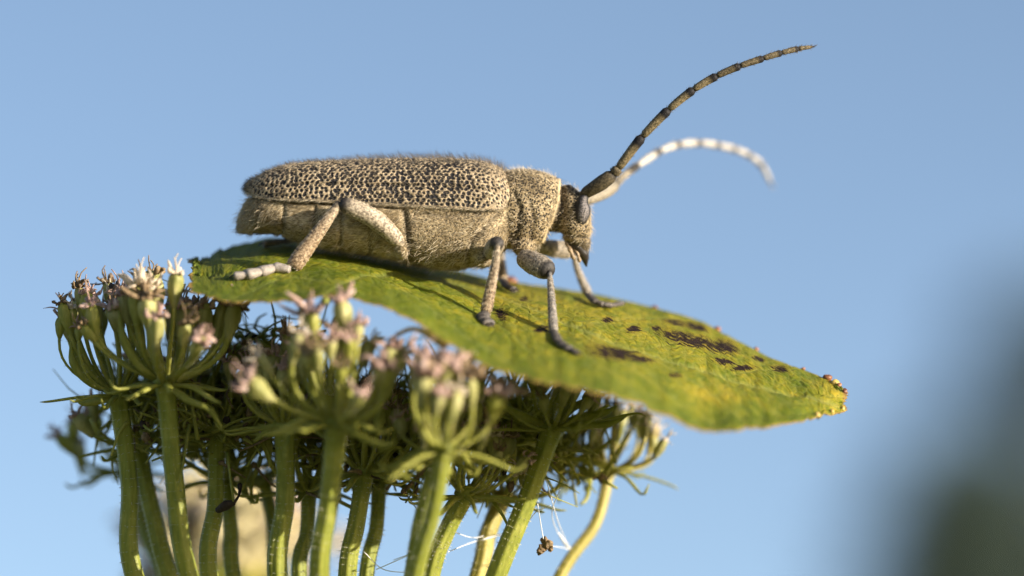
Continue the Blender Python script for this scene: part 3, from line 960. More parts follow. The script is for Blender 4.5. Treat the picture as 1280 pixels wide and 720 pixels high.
        hv, hf, rnd = hairs(Vp.reshape(-1, 3)[ii] + nn * 0.01, nn, d, rng.uniform(0.10, 0.20, len(ii)), 0.013, 0.08)
        mb = Mb(); mb.add(hv, hf, 0, rnd=rnd)
        o = mb.build('nap_hair', M['pale_hair'], ely); o['kind'] = 'stuff'
        ii = rng.choice(k, 2500)
        nn = nr.reshape(-1, 3)[ii]
        xs = UV[ii, 0]
        d = lay(nn, (-1, 0, 0.1), 1.2, 0.3)
        hv, hf, rnd = hairs(Vp.reshape(-1, 3)[ii], nn, d, rng.uniform(0.25, 0.55, len(ii)) * np.interp(xs, [0, 8, 13, 19], [0.9, 1.1, 1.8, 1.6]), 0.013, -0.05)
        mb = Mb(); mb.add(hv, hf, 0, rnd=rnd)
        o = mb.build('bristle', M['dark_hair'], ely); o['kind'] = 'stuff'

    # --- eyes, mouthparts
    for side in (-1, 1):
        c = P(728.5, 262, YC + side * 1.76)
        ax = unit(np.array([0.14, 0, 1.0])); a0 = unit(np.cross([0, 1, 0], ax))
        ev, ef = ellipsoid(c, (0.58, 0.72, 1.16), np.array([a0, [0, 1, 0], ax]), 28, 20)
        loc = ev - c
        a = loc @ a0; b = loc @ ax
        notch = np.exp(-(((a - 0.35) / 0.3) ** 2 + ((b - 0.55) / 0.3) ** 2)) * 0.25
        ev = ev - np.outer(notch, a0)
        rr = np.maximum(np.hypot(a / 0.58, b / 1.16), 0)
        rim = np.clip((rr - 0.80) / 0.10, 0, 1)
        rim = np.maximum(rim, np.clip((-a - 0.24) / 0.08, 0, 1))
        mb = Mb(); mb.add(ev, ef, 0, rim=rim); mb.build('eye', M['eye'], t)
        # ring of the antenna socket
        c2 = P(725, 246, YC + side * 1.25)
    for side in (-1, 1):
        y0 = YC + side * 0.62
        pth = catmull([P(714, 300, y0), P(722, 308, y0 + side * 0.12), P(730, 320, y0 - side * 0.12), P(733, 333, YC + side * 0.1)], 14)
        v1, f1 = tube(pth, np.interp(np.linspace(0, 1, 14), [0, 0.35, 0.75, 1], [0.55, 0.52, 0.30, 0.05]), 12)
        v1 = v1 + rng.normal(size=v1.shape) * 0.02
        mb = Mb(); mb.add(v1, f1); mb.build('mandible', M['mandible'], t)
        for (a, b, c, r) in [((708, 303), (713, 313), (718, 325), 0.15), ((716, 308), (722, 318), (725, 328), 0.12)]:
            pth = catmull([P(*a, y0 + side * 0.25), P(*b, y0 + side * 0.5), P(*c, y0 + side * 0.35)], 12)
            v1, f1 = tube(pth, r * np.array([1, 1.1, 1.15, 0.75, 1, 1.2, 1.15, 0.75, 1.05, 1.25, 1.1, 0.4]), 8)
            mb = Mb(); mb.add(v1, f1); mb.build('palp', M['palp'], t)
    v1, f1 = ellipsoid(P(730, 303, YC), (0.5, 0.95, 0.42), None, 16, 10)
    mb = Mb(); mb.add(v1, f1); mb.build('upper_lip', M['palp'], t)

    # --- antennae
    def antenna(scape, segs, pale, r0, r1):
        pts = catmull(scape, 12)
        v1, f1 = tube(pts, np.interp(np.linspace(0, 1, 12), [0, 0.12, 0.25, 0.7, 0.92, 1.0], [0.22, 0.28, 0.42, 0.56, 0.50, 0.28]), 14)
        tt = np.repeat(np.linspace(0, 1, 12), 14)
        mb = Mb(); mb.add(v1, f1, 0, dark=np.clip(np.maximum(0.55 * (1 - pale) * np.ones_like(tt), (tt - 0.85) * 8), 0, 0.95), pale=pale * 0.3)
        an = mb.build('antenna', M['antenna'], t)
        spts, snr = [], []
        dense = catmull(segs, 40 * (len(segs) - 1) + 1)
        for i in range(len(segs) - 1):
            sp = dense[i * 40:(i + 1) * 40 + 1][::4]
            k = len(sp)
            ra = r0 + (r1 - r0) * i / (len(segs) - 2)
            x = np.linspace(0, 1, k)
            rad = ra * np.interp(x, [0, 0.06, 0.2, 0.75, 0.92, 1], [0.6, 0.84, 0.9, 1.0, 1.07, 0.75])
            if i == len(segs) - 2:
                rad = ra * np.interp(x, [0, 0.1, 0.6, 1], [0.6, 0.9, 0.75, 0.1])
            v1, f1 = tube(sp, rad, 12)
            tt = np.repeat(x, 12)
            if pale:
                dk = np.clip((tt - 0.66) * 7, 0, 0.9) if i != 1 else np.clip(0.15 + (tt - 0.35) * 3, 0.1, 0.9)
                pl = 1.0 if i > 1 else 0.35
            else:
                dk = np.clip((tt - 0.66) * 9, 0, 1) if i < 5 else np.clip(0.3 + (tt - 0.7) * 6, 0.3, 1)
                pl = 0.0
            if i == 0:
                dk = np.clip(0.4 + tt * 0, 0, 1)
            mb = Mb(); mb.add(v1, f1, 0, dark=dk, pale=pl)
            mb.build('antenna_segment', M['antenna'], an)
            nh = 60
            j = rng.integers(0, len(v1), nh)
            spts.append(v1[j]); snr.append(v1[j] - sp[j // 12])
        sp = np.concatenate(spts); sn = np.concatenate(snr)
        sn /= np.linalg.norm(sn, axis=1)[:, None] + 1e-9
        d = lay(sn, unit(segs[-1] - segs[0]), 0.8, 0.2)
        hv, hf, rnd = hairs(sp, sn, d, rng.uniform(0.15, 0.3, len(sp)), 0.011)
        mb = Mb(); mb.add(hv, hf, 0, rnd=rnd)
        o = mb.build('bristle', M['pale_hair'] if pale else M['dark_hair'], an); o['kind'] = 'stuff'
    antenna([P(726, 245, 2.75), P(734, 240, 2.3), P(750, 230, 1.9), P(768, 217, 1.6)],
            [P(767, 218, 1.6), P(773, 210, 1.5), P(803, 171, 1.1), P(836, 137, 0.8), P(867, 112, 0.6), P(896, 95, 0.5), P(925, 82.5, 0.4), P(954, 73, 0.6),
             P(977, 66, 0.9), P(998, 61, 1.3), P(1019, 58, 1.8)], 0.0, 0.38, 0.20)
    antenna([P(729, 250, 5.3), P(738, 248, 6.0), P(755, 240, 7.2), P(771, 229, 8.6)],
            [P(770, 230, 8.6), P(776, 223, 9.2), P(797, 207, 11.2), P(825, 189, 13.2), P(850, 180.5, 15), P(876, 179, 16.6), P(899, 182, 18), P(919, 187, 19.3),
             P(938, 195, 20.4), P(953, 208, 21.4), P(966, 234, 22.4)], 1.0, 0.31, 0.24)

    # --- legs
    def leg(hip, knee, ankle, rf, rt, dk, col, toes, padmat, padr, mid=None, knee_r=None, brown=0.0, grey=0.0, ffl=None):
        """femur from hip to knee, tibia to ankle; one mesh; tarsus of lobed joints below"""
        fp = catmull([hip, (hip + knee) / 2 + (mid if mid is not None else 0), knee], 22)
        x = np.linspace(0, 1, 22)
        fr = rf * np.interp(x, [0, 0.12, 0.45, 0.75, 0.93, 1], [0.18, 0.80, 1.0, 0.98, 0.84, 0.55])
        v1, f1 = tube(fp, fr, 16, flat=ffl)
        t1 = np.repeat(x, 16)
        tp = catmull([knee, knee * 0.65 + ankle * 0.35 + dk, ankle], 22)
        tr = rt * np.interp(x, [0, 0.06, 0.15, 0.6, 0.92, 1], [0.42, 0.52, 0.50, 0.78, 1.0, 0.85])
        v2, f2 = tube(tp, tr, 14, flat=((0, 1, 0), 0.8))
        t2 = np.repeat(x, 14)
        mb = Mb()
        mb.add(v1, f1, 0, dark=np.clip((t1 - 0.86) * 12, 0, 0.95), brown=0.0, grey=grey * 0.5)
        mb.add(v2, f2, 0, dark=np.clip(1.5 - t2 * 14, 0, 0.95), brown=brown * np.interp(t2, [0, 0.3, 0.7, 1], [0.3, 0.5, 1, 1]), grey=grey)
        lg = mb.build('leg', M['leg'], t)
        hp, hn = [], []
        for (vv, pth, ns) in ((v1, fp, 16), (v2, tp, 14)):
            j = rng.integers(ns * 3, ns * 19, 520) if ns == 16 else rng.integers(ns * 4, len(vv), 520)
            nn = vv[j] - pth[j // ns]
            hp.append(vv[j]); hn.append(nn / (np.linalg.norm(nn, axis=1)[:, None] + 1e-9))
        hp = np.concatenate(hp); hn = np.concatenate(hn)
        d = lay(hn, unit(ankle - hip), 0.18, 0.15)
        hv, hf, rnd = hairs(hp, hn, d, np.where(rng.random(len(hp)) < 0.2, rng.uniform(0.25, 0.42, len(hp)), rng.uniform(0.12, 0.24, len(hp))), 0.011, 0.05)
        mb = Mb(); mb.add(hv, hf, 0, rnd=rnd)
        o = mb.build('leg_hair', M['pale_hair'] if grey < 0.5 else M['tan_hair'], lg); o['kind'] = 'stuff'
        # tarsus
        mb = Mb()
        for i in range(len(toes) - 1):
            a, b = toes[i], toes[i + 1]
            ax = unit(b - a)
            w = np.cross(ax, [0, 0, 1.0])
            w = unit(w) if np.linalg.norm(w) > 0.1 else np.array([0, 1.0, 0])
            u = np.cross(w, ax)
            ln = np.linalg.norm(b - a)
            prof = np.linspace(-0.10, 1.12, 13)
            rad = padr * (1.0, 1.0, 1.05, 0.85)[min(i, 3)] * np.interp(prof, [-0.10, 0.05, 0.4, 0.8, 1.0, 1.12], [0.7, 0.74, 0.88, 1.0, 0.97, 0.72])
            vs, fs = tube(a + np.outer(prof * ln, ax), rad, 12, up=u)
            c = vs - (a + b) / 2
            vs = vs - np.outer(c @ u, u) * 0.34            # flattened from above
            mb.add(vs, fs)
        e, pr = toes[-1], unit(toes[-1] - toes[-2])
        w = unit(np.cross(pr, [0, 0, 1.0]))
        for s in (-1, 1):
            cl = catmull([e - pr * 0.1, e + pr * 0.22 + w * s * 0.16 + np.array([0, 0, 0.10]), e + pr * 0.42 + w * s * 0.22 - np.array([0, 0, 0.10])], 7)
            v3, f3 = tube(cl, np.linspace(0.10, 0.025, 7), 6)
            mb.add(v3, f3, 1)
        mb.build('tarsus', [padmat, M['mandible']], lg)
    def F(px, py, up=0.0):
        return leaf_foot(px, py) + np.array([0, 0, up])
    pr = 0.42
    # hind, near side
    leg(P(505, 308, 0.5), P(425, 253, -1.2), P(366, 334, F(366, 340)[1]), 0.70, 0.64, np.zeros(3), None,
        [P(361, 337, F(361, 342)[1]), F(344, 341, 0.38), F(325, 346, 0.36), F(308, 350, 0.36), F(294, 351, 0.32)], M['pad'], 0.62, mid=np.array([0.25, -0.3, 0.35]), brown=0.85)
    # middle, near side: femur points at the viewer
    leg(P(612, 318, 1.2), P(622, 303, -3.0), P(607, 391, F(607, 398)[1] + 0.2), 0.64, 0.45, np.array([0.1, 0, 0]), None,
        [P(606, 392, F(606, 398)[1] + 0.3), F(603, 401, 0.30) , F(606, 405, 0.28), F(611, 409, 0.26)], M['dark_pad'], 0.52, brown=0.9, grey=0.15)
    # front, near side
    leg(P(650, 320, 1.6), P(687, 339, -1.2), P(692, 415, -4.6), 0.86, 0.36, np.array([0, 0, 0]), None,
        [P(692, 414, -4.6), F(697, 431, 0.35), F(704, 437, 0.30), F(712, 441, 0.28), F(721, 445, 0.24)], M['dark_pad'], 0.36, grey=0.9, ffl=((0, 1, 0), 0.7))
    # front, far side
    leg(P(668, 308, 6.0), P(717, 314, 8.0), F(735, 374, 0.4), 0.66, 0.35, np.array([-0.1, 0, -0.2]), None,
        [F(734, 374, 0.4), F(744, 383, 0.34), F(754, 386, 0.32), F(763, 387, 0.30), F(776, 384, 0.28)], M['dark_pad'], 0.36, grey=0.8)
    # middle and hind, far side
    leg(P(604, 322, 7.2), P(625, 312, 10.2), F(628, 356, 0.4), 0.62, 0.42, np.zeros(3), None,
        [F(628, 356, 0.4), F(632, 362, 0.3), F(637, 365, 0.3), F(642, 367, 0.28)], M['dark_pad'], 0.36, brown=0.6)
    leg(P(500, 304, 7.5), P(430, 256, 9.4), F(372, 306, 0.5), 0.8, 0.5, np.zeros(3), None,
        [F(370, 306, 0.4), F(356, 307, 0.34), F(342, 309, 0.34), F(330, 310, 0.3)], M['pad'], 0.40, mid=np.array([0.25, 0.3, 0.3]), brown=0.8)
make_beetle()

# ------------------------------------------------------------------ flowering umbels
def plant(base_px, conv, rays, label, name='umbel_plant', main_r=1.6, stalk='stem'):
    cpt = conv
    # the plant's foot on the ground, straight below the point where the rays meet
    wpt = W(cpt)
    foot = (ROT.inverted() @ (Vector((wpt.x + 0.02, wpt.y + 0.05, -0.02)) - CEN)) * 1000
    foot = np.array(foot)
    t = root(name, foot, label, 'plant')
    mb = Mb()
    v, f = tube(catmull([foot, foot * 0.6 + cpt * 0.4 + np.array([6, 4, 0]), foot * 0.2 + cpt * 0.8 + np.array([-3, 0, 0]), cpt], 60), np.linspace(main_r * 2.2, main_r, 60), 36, 0.05, 9)
    mb.add(v, f); mb.build('main_stem', M[stalk], t)
    for r in rays:
        ray(t, cpt, **r)
    return t

fz = []          # surface points for the down on the pedicels
def floret(parent, H, up, az, tilt, L, size, petal, opened, curve, rs, mats, tipfix=None):
    side = np.array([math.cos(az), math.sin(az), 0])
    side = unit(side - up * np.dot(side, up))
    reach = L * 0.80 * tilt
    hgt = L * (1 - 0.50 * tilt * tilt)
    tip = H + side * reach + up * hgt
    if tipfix is not None:
        tip = tipfix
    lz = leaf_z(tip[0], tip[1])
    room = 1.0 + 2.0 * size
    if lz is not None and tip[2] > lz - room:
        tip[2] = lz - room - rs.uniform(0, 0.5)
    cv = max(0.0, curve + rs.normal() * 0.35)
    ctl = H + side * reach * (0.35 + 0.5 * cv) + (tip - H) * 0.30 + rs.normal(size=3) * 0.25
    tt = np.linspace(0, 1, 10)[:, None]
    path = (1 - tt) ** 2 * H + 2 * tt * (1 - tt) * ctl + tt ** 2 * tip
    d = unit(path[-1] - path[-2])
    mb = Mb()
    pr = rs.uniform(0.13, 0.20) * size
    v, f = tube(path, np.interp(np.linspace(0, 1, 10), [0, 0.15, 0.6, 1], [1.5, 1.1, 0.9, 1.15]) * pr, 8, 0.06, 4)
    mb.add(v, f, 0)
    # ovary: a ribbed club that grows out of the pedicel
    ol = rs.uniform(1.5, 2.7) * size
    ow = rs.uniform(0.38, 0.62) * size
    x = np.linspace(0, 1, 9)
    bend = unit(rs.normal(size=3)) * rs.uniform(0, 0.25) * size
    op = path[-1] - d * ol * 0.35 + np.outer(x * ol, d) + np.outer(np.sin(x * math.pi) * 0.5, bend)
    v, f = tube(op, ow * np.interp(x, [0, 0.25, 0.6, 0.85, 1], [0.30, 0.62, 1.0, 0.92, 0.60]), 20, 0.09, 5)
    v = v + rs.normal(size=v.shape) * 0.018
    mb.add(v, f, 1)
    top = op[-1]
    # swollen disc, shrivelled petals and styles crowding the top
    v, f = ellipsoid(top, (ow * 0.72, ow * 0.72, ow * 0.45), None, 9, 6)
    v = top + (v - top) * (1 + 0.25 * rs.uniform(-1, 1, (len(v), 1)))
    mb.add(v, f, 2 if rs.random() < 0.6 else 1)
    s1 = unit(np.cross(d, [0.3, 0.8, 0.1])); s2 = np.cross(d, s1)
    npet = int(rs.integers(6, 11))
    for k in range(npet):
        a = 2 * math.pi * k / npet + rs.uniform(-0.4, 0.4)
        o = s1 * math.cos(a) + s2 * math.sin(a)
        w = np.cross(d, o)
        l = rs.uniform(0.5, 1.5) * size * (1.0 + 0.4 * opened)
        wd = rs.uniform(0.07, 0.18) * size * (1 + 1.3 * opened)
        p0 = top + o * ow * rs.uniform(0.2, 0.6)
        e1 = rs.uniform(-0.2, 0.9)
        b1 = p0 + o * l * rs.uniform(0.15, 0.5) + d * l * e1 * 0.5 + w * rs.normal() * 0.1
        b2 = b1 + o * l * rs.uniform(-0.35, 0.5) + d * l * rs.uniform(-0.25, 0.55) + w * rs.normal() * 0.15
        pth = catmull([p0, b1, b2], 6)
        v, f = tube(pth, wd * np.array([0.5, 0.9, 1.1, 1.0, 0.75, 0.25]), 6, flat=(unit(d + o * 0.5), 0.35))
        mb.add(v, f, 2)
    for k in range(int(rs.integers(2, 6))):
        a = rs.uniform(0, 6.28)
        o = s1 * math.cos(a) + s2 * math.sin(a)
        l = rs.uniform(0.6, 1.6) * size
        v, f = tube(catmull([top, top + d * l * 0.6 + o * l * 0.15, top + d * l * 0.9 + o * l * rs.uniform(-0.1, 0.6)], 6), np.linspace(0.065, 0.04, 6), 5)
        mb.add(v, f, 2)
    fz.append((mb.v[0][8:], np.repeat(path, 8, axis=0)[8:]))
    return mb.build('floret', mats, parent)

def ray(t, cpt, head, bottom, y, n=14, L=6.0, size=1.0, tilt=(0.1, 1.0), rad=0.75, opened=0.0, petal='petal', col='stem', ovary='ovary', bracts=7, lean=(0, 0), curve=0.6, seed=0,
        yb=None, hairs_n=500, extra=(), bl=4.0, ped='pedicel', azr=(0, 6.283), droop=0.35, xb=(), bow=0.0):
    rs = np.random.default_rng(seed + 100)
    H = P(head[0], head[1], y)
    yb = y * 0.75 if yb is None else yb
    B = P(bottom[0], bottom[1], yb)
    pth = catmull([cpt, B * 0.55 + cpt * 0.45 + np.array([(B[0] - cpt[0]) * 0.12, 0, 0]), B, (B + H) / 2 + np.array([rs.uniform(-0.3, 0.3) + bow, 0, 0]), H], 44)
    tt = np.linspace(0, 1, 44)
    rr = 0.92 * rad * np.interp(tt, [0, 0.5, 0.85, 0.97, 1.0], [1.1, 1.0, 0.92, 1.0, 1.25])
    v, f = tube(pth, rr, 40, 0.055, 7)
    mb = Mb(); mb.add(v, f)
    # little swollen head where the pedicels spring
    hv, hf = ellipsoid(H + unit(pth[-1] - pth[-2]) * 0.1, (rad * 1.25, rad * 1.25, rad * 0.8), None, 14, 8)
    mb.add(hv, hf)
    o = mb.build('ray', M[col], t)
    up = unit(unit(pth[-1] - pth[-4]) + np.array([lean[0], lean[1], 0.4]))
    pets = [M[petal]] * 2 + [M['petal'], M['petal_cream'], M['dry']]
    mats0 = [M[ped], M[ovary]]
    for k in range(n):
        q = (k + 0.5) / n
        tl = tilt[0] + (tilt[1] - tilt[0]) * math.sqrt(q) + rs.uniform(-0.16, 0.12)
        az = azr[0] + (azr[1] - azr[0]) * ((k * 0.618034 + rs.uniform(-0.09, 0.09)) % 1.0)
        floret(o, H.copy(), up, az, tl, L * rs.uniform(0.86, 1.1), size * rs.uniform(0.75, 1.2), petal, opened, curve, rs, [M[ped], M[ovary] if rs.random() < 0.7 else M[ped], pets[rs.integers(0, 5)]])
    for (ex, ey, ed) in extra:
        floret(o, H.copy(), up, 0, 0.6, L, size, petal, opened, curve, rs, mats0 + [M[petal]], tipfix=P(ex, ey, y + ed))
    sv = np.concatenate([q[0] for q in fz]); sc = np.concatenate([q[1] for q in fz]); fz.clear()
    ii = rs.integers(0, len(sv), 45 * n)
    nn = sv[ii] - sc[ii]; nn /= np.linalg.norm(nn, axis=1)[:, None] + 1e-9
    hv, hf, rnd = hairs(sv[ii], nn, nn + rs.normal(size=nn.shape) * 0.3, rs.uniform(0.10, 0.26, len(ii)), 0.012)
    mh = Mb(); mh.add(hv, hf, 0, rnd=rnd)
    oh = mh.build('pedicel_hair', M['stem_hair'], o); oh['kind'] = 'stuff'
    # bractlets hanging below the head
    for k in range(bracts):
        a = 2 * math.pi * (k + rs.uniform(-0.25, 0.25)) / bracts
        s = np.array([math.cos(a), math.sin(a), 0])
        l = bl * rs.uniform(0.65, 1.15)
        p0 = H + s * rad * 0.8 - up * 0.15
        dr = droop + rs.uniform(-0.35, 0.25)
        b1 = p0 + s * l * 0.5 - up * l * (dr * 0.2 - 0.02)
        b2 = p0 + s * l - up * l * dr * 0.55 + rs.normal(size=3) * 0.25
        b3 = b2 + s * l * 0.18 + up * l * rs.uniform(-0.1, 0.25)
        v, f = tube(catmull([p0, b1, b2, b3], 12), np.interp(np.linspace(0, 1, 12), [0, 0.3, 0.8, 1], [0.24, 0.27, 0.16, 0.03]) * size, 7, flat=(up, 0.55))
        mbb = Mb(); mbb.add(v, f); mbb.build('bractlet', M['bract'] if rs.random() < 0.75 else M['pedicel'], o)
    for pts3 in xb:
        q = [H] + [P(a, b, y + c) for (a, b, c) in pts3]
        v, f = tube(catmull(q, 14), np.interp(np.linspace(0, 1, 14), [0, 0.25, 0.7, 1], [0.26, 0.40, 0.34, 0.03]) * 0.95, 9, flat=((0.2, 0, 1), 0.75))
        mbb = Mb(); mbb.add(v, f); mbb.build('bractlet', M['bract'], o)
    # short stiff hairs on the stalk
    ii = rs.integers(40 * 16, 40 * 44, hairs_n)
    vv = v if False else None
    V0 = mb.v[0]
    nn = V0[ii] - pth[ii // 40]
    nn /= np.linalg.norm(nn, axis=1)[:, None] + 1e-9
    d = nn + rs.normal(size=nn.shape) * 0.25 + np.array([0, 0, -0.15])
    hv, hf, rnd = hairs(V0[ii], nn, d, rs.uniform(0.12, 0.30, hairs_n), 0.016)
    mh = Mb(); mh.add(hv, hf, 0, rnd=rnd)
    oh = mh.build('stalk_hair', M['stem_hair'], o); oh['kind'] = 'stuff'

CONV = P(425, 1120, 2.0)
RAYS = [
    dict(head=(147, 492), bottom=(168, 720), y=1.0, n=21, L=6.4, tilt=(0.05, 0.72), rad=0.74, lean=(-0.04, 0), curve=0.9, seed=1, bracts=8, size=0.9, xb=([(118, 470, -0.5), (98, 430, -0.8), (92, 398, -0.6)], [(112, 478, -1.0), (92, 455, -1.4), (88, 425, -1.4)], [(128, 500, -0.8), (105, 504, -1.0), (93, 496, -1.0)])),
    dict(head=(207, 478), bottom=(236, 720), y=-3.0, n=26, L=6.6, tilt=(0.1, 1.05), rad=0.76, lean=(0.16, 0), curve=0.5, seed=2, size=1.18, bracts=9, opened=0.15, xb=([(175, 458, -1.2), (155, 425, -1.6), (148, 388, -1.6)], [(235, 500, -1.6), (262, 512, -2.0), (280, 540, -1.8)])),
    dict(head=(172, 560), bottom=(212, 720), y=6.5, n=10, L=5.0, rad=0.72, seed=3, lean=(-0.1, 0)),
    dict(head=(270, 540), bottom=(262, 720), y=2.5, n=11, L=5.4, rad=0.70, seed=4, size=0.9, petal='dry', bracts=10),
    dict(head=(282, 600), bottom=(292, 720), y=8.0, n=10, L=6.5, rad=0.62, seed=5, petal='dry', size=0.9),
    dict(head=(356, 532), bottom=(347, 720), y=-2.5, n=18, L=4.9, rad=0.78, seed=6, tilt=(0.1, 0.95), size=0.9, bracts=9, curve=0.8),
    dict(head=(421, 528), bottom=(399, 720), y=-10.5, n=23, L=6.0, rad=0.80, seed=7, size=1.12, opened=0.25, tilt=(0.1, 1.05), curve=0.45, bracts=9, xb=([(385, 522, -0.6), (350, 540, -0.8), (318, 545, -0.6)], [(450, 545, -1.4), (478, 556, -1.8), (498, 552, -1.8)]), extra=((392, 412, 0.3), (432, 405, -0.3))),
    dict(head=(386, 615), bottom=(374, 720), y=5.0, n=10, L=6.0, rad=0.62, seed=8),
    dict(head=(456, 590), bottom=(434, 720), y=0.0, n=14, L=5.0, rad=0.72, seed=9, bracts=10),
    dict(head=(474, 600), bottom=(458, 720), y=4.5, n=10, L=6.0, rad=0.6, seed=10, petal='dry'),
    dict(head=(549, 572), bottom=(517, 720), y=-8.0, n=18, L=3.7, rad=0.76, seed=11, size=1.0, tilt=(0.15, 1.1), bracts=10),
    dict(head=(582, 618), bottom=(538, 720), y=-1.0, n=14, L=4.6, rad=0.72, seed=12, petal='dry', size=0.9, curve=1.0, bracts=9),
    dict(head=(628, 622), bottom=(598, 720), y=7.5, n=10, L=5.0, rad=0.72, seed=13, col='stem_yellow'),
    dict(head=(690, 536), bottom=(620, 720), y=-1.5, n=17, L=4.0, rad=0.80, seed=14, size=0.8, bl=5.2, droop=-0.25, tilt=(0.2, 1.05), curve=0.4, bracts=9, xb=([(725, 522, -0.6), (755, 516, -1.0), (772, 507, -1.2)], [(730, 532, -0.8), (760, 530, -1.4), (785, 520, -1.6)], [(655, 520, -1.0), (625, 505, -1.6), (612, 480, -2.0)], [(712, 512, -0.8), (736, 500, -1.2), (745, 490, -1.4)])),
    dict(head=(762, 588), bottom=(700, 720), y=11.0, n=24, L=4.3, rad=0.48, seed=15, col='stem_yellow', ped='stem_yellow', ovary='ovary', tilt=(0.1, 1.15), curve=0.9, petal='petal_cream', size=0.78, bow=0.7),
    dict(head=(158, 590), bottom=(205, 720), y=17.0, n=10, L=5.2, rad=0.6, seed=16, tilt=(0.5, 1.15)),
    dict(head=(556, 562), bottom=(519, 720), y=-13.5, n=15, L=5.3, rad=0.62, seed=17, opened=0.9, petal='petal', size=0.95, tilt=(0.05, 0.75), bracts=5),
    dict(head=(330, 600), bottom=(345, 720), y=13.0, n=10, L=7.0, rad=0.6, seed=18, petal='dry'),
]
pl = plant(None, CONV, RAYS, 'green umbel with many ridged stalks and spent pinkish florets, carrying the leaf')

# withered stamens and bits caught between the heads (uncountable)
def litter(t):
    rs = np.random.default_rng(21)
    mb = Mb()
    spots = [((312, 430), 30, 30, 6.0, 60), ((300, 550), 60, 40, 4.0, 90), ((430, 570), 60, 40, 4.0, 100), ((520, 580), 60, 40, 2.0, 90), ((620, 570), 50, 40, 3.0, 80), ((200, 540), 35, 25, 4.0, 90), ((545, 520), 55, 30, 7.0, 200), ((630, 530), 50, 26, 7.0, 200), ((480, 530), 55, 34, 8.0, 200), ((380, 530), 60, 40, 9.0, 240), ((280, 510), 50, 40, 9.0, 200), ((200, 500), 45, 30, 8.0, 120), ((690, 560), 30, 22, 8.0, 80),
             ((720, 580), 30, 18, 9.0, 40), ((370, 470), 40, 40, 4.0, 60), ((240, 520), 40, 30, 3.0, 60)]
    for (c, sx, sy, y, n) in spots:
        for k in range(n):
            p = P(c[0] + rs.normal() * sx * 0.6, c[1] + rs.normal() * sy * 0.6, y + rs.normal() * 2.2)
            lz = leaf_z(p[0], p[1])
            if lz is not None and p[2] > lz - 1.6:
                continue
            d = unit(rs.normal(size=3) + np.array([0, 0, 0.3]))
            l = rs.uniform(0.8, 4.2)
            e = unit(rs.normal(size=3))
            if y >= 7:
                l *= 1.25
            v, f = tube(catmull([p, p + d * l * 0.5 + e * l * 0.2, p + d * l + e * l * rs.uniform(-0.3, 0.5)], 6), np.linspace(1, 0.4, 6) * rs.uniform(0.06, 0.22) * (1.35 if y >= 7 else 1.0), 6)
            mb.add(v, f, int(rs.choice([0, 2, 2, 2, 3, 3, 3] if y < 7 else [2, 2, 3, 3, 3, 3, 4])))
            if rs.random() < 0.16:
                v, f = ellipsoid(p, rs.uniform(0.15, 0.42, 3), None, 7, 5)
                v = p + (v - p) * (1 + 0.3 * rs.uniform(-1, 1, (len(v), 1)))
                mb.add(v, f, int(rs.choice([0, 1])))
    o = mb.build('withered_bits', [M['dry'], M['crumb'], M['bract'], M['pedicel'], M['ovary']], t)
    o['kind'] = 'stuff'
litter(pl)

# a second umbel standing behind, out of focus
BACK = dict(n=15, L=4.6, rad=0.8, opened=1.4, petal='petal_white', ovary='petal_white', ped='petal_white', col='stem_yellow', size=1.25, hairs_n=60, tilt=(0.1, 1.2), curve=0.3)
plant(None, P(310, 1000, 60.0), [
    dict(BACK, head=(252, 690), bottom=(285, 800), y=62.0, seed=31), dict(BACK, head=(292, 684), bottom=(300, 800), y=55.0, seed=32),
    dict(BACK, head=(330, 696), bottom=(318, 810), y=58.0, seed=33), dict(BACK, head=(272, 712), bottom=(296, 820), y=50.0, seed=34, col='stem'),
    dict(BACK, head=(312, 716), bottom=(310, 820), y=49.0, seed=35), dict(BACK, head=(235, 728), bottom=(286, 830), y=56.0, seed=36, col='stem')],
    'pale cream umbel standing behind the green stalks, out of focus', main_r=1.3)

# ------------------------------------------------------------------ small things
def scrap(name, pieces, label, cat, mat):
    base = pieces[0][0][0]
    t = None
    mb = Mb()
    for pth, r in pieces:
        v, f = tube(catmull(pth, 10), r if not np.isscalar(r) else np.full(10, r), 7)
        mb.add(v, f)
    o = mb.build(name, mat, None, base=base)
    o.location = W(base); o.rotation_euler = (PITCH, 0, 0)
    o['label'] = label; o['category'] = cat
    return o
R10 = lambda a, b, c: np.interp(np.linspace(0, 1, 10), [0, 0.5, 1], [a, b, c])
scrap('withered_scrap', [([P(166, 384, -0.5), P(156, 370, 0.2), P(148, 361, 0.6), P(137, 357, 1.0)], R10(0.3, 0.42, 0.16)),
                         ([P(148, 362, 0.6), P(146, 353, 0.8), P(150, 350, 0.8)], R10(0.12, 0.09, 0.08)),
                         ([P(143, 360, 0.8), P(138, 353, 1.0)], R10(0.1, 0.12, 0.05))],
      'black hooked withered scrap lodged on top of the leftmost flower head', 'plant scrap', M['crumb'])
scrap('withered_scrap', [([P(272, 638, 0.2), P(282, 632, -0.4), P(293, 628, -0.6)], R10(0.24, 0.40, 0.2)),
                         ([P(293, 628, -0.6), P(299, 618, 0.6), P(300, 606, 1.6)], R10(0.12, 0.09, 0.2))],
      'black crumbly scrap clinging to a stalk below the heads', 'plant scrap', M['crumb'])
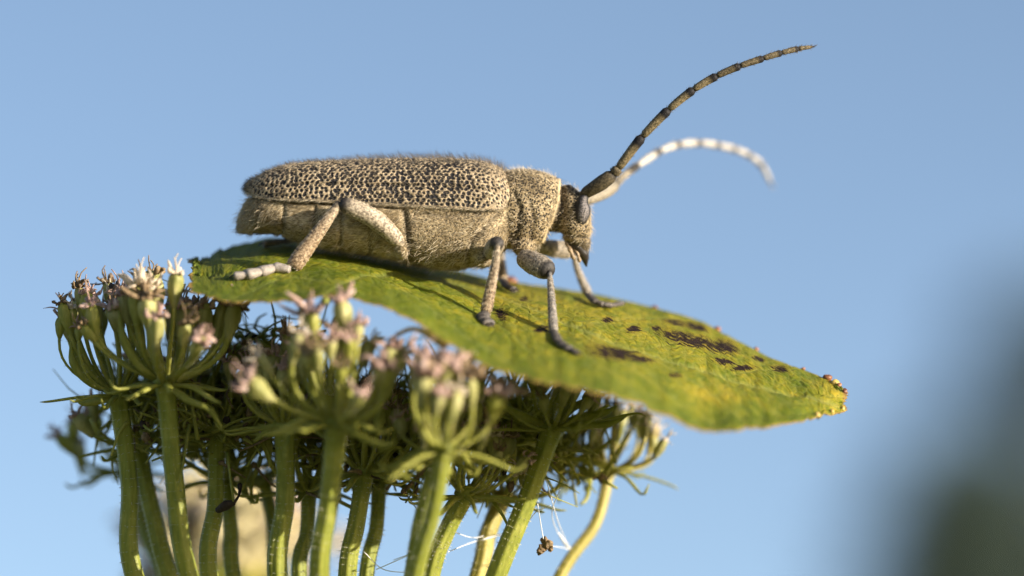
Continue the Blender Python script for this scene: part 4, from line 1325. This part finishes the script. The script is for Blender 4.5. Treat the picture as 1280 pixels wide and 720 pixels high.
SILK = [[P(688, 632, -1.4), P(670, 640, 0.5), P(659, 652, 2), P(626, 668, 5.0), P(590, 678, 4.5), P(560, 690, 0)],
        [P(700, 612, -1.0), P(690, 640, 3), P(697, 665, 6.5), P(716, 690, 9.5)],
        [P(672, 630, -1.2), P(676, 655, 0.5), P(680, 678, 1.0)], [P(682, 682, 1.0), P(700, 684, 6), P(718, 688, 9.8)],
        [P(683, 600, -1.2), P(697, 650, 4.0), P(714, 692, 9.4)], [P(560, 662, 0), P(590, 672, 4), P(612, 668, 7)],
        [P(492, 700, 3), P(520, 690, -3), P(470, 712, 2)], [P(455, 690, 1), P(480, 712, 1), P(520, 716, -3)]]
def make_silk():
    base = SILK[0][0]
    mb = Mb()
    for k, s in enumerate(SILK):
        v, f = tube(catmull(s, 16), 0.035, 5); mb.add(v, f)
    v, f = tube(catmull([P(698, 666, 6.6), P(706, 678, 8), P(715, 691, 9.4)], 8), np.interp(np.linspace(0, 1, 8), [0, .5, 1], [0.05, 0.14, 0.06]), 7); mb.add(v, f)
    v, f = tube(catmull([P(602, 675, 4.6), P(615, 671, 4.9), P(626, 668, 5)], 8), np.interp(np.linspace(0, 1, 8), [0, .5, 1], [0.05, 0.09, 0.05]), 7); mb.add(v, f)
    o = mb.build('spider_silk', M['silk'], None, base=base)
    o.location = W(base); o.rotation_euler = (PITCH, 0, 0)
    o['label'] = 'white spider silk strung between the flower stalks'; o['category'] = 'spider silk'
make_silk()
def make_crumb():
    rs = np.random.default_rng(5)
    base = P(681, 683, 1.0)
    mb = Mb()
    for (px, py, r) in [(681, 677, 0.32), (686, 681, 0.30), (676, 687, 0.30), (681, 683, 0.26), (674, 690, 0.2), (688, 686, 0.2)]:
        c = P(px, py, 1.0 + rs.uniform(-0.2, 0.2))
        v, f = ellipsoid(c, (r, r, r * 1.1), None, 9, 7)
        v = c + (v - c) * (1 + 0.35 * rs.uniform(-1, 1, (len(v), 1)))
        mb.add(v, f)
    o = mb.build('debris_crumb', M['dry'], None, base=base, smooth=False)
    o.location = W(base); o.rotation_euler = (PITCH, 0, 0)
    o['label'] = 'small brown crumb of debris hanging in the spider silk'; o['category'] = 'debris'
make_crumb()
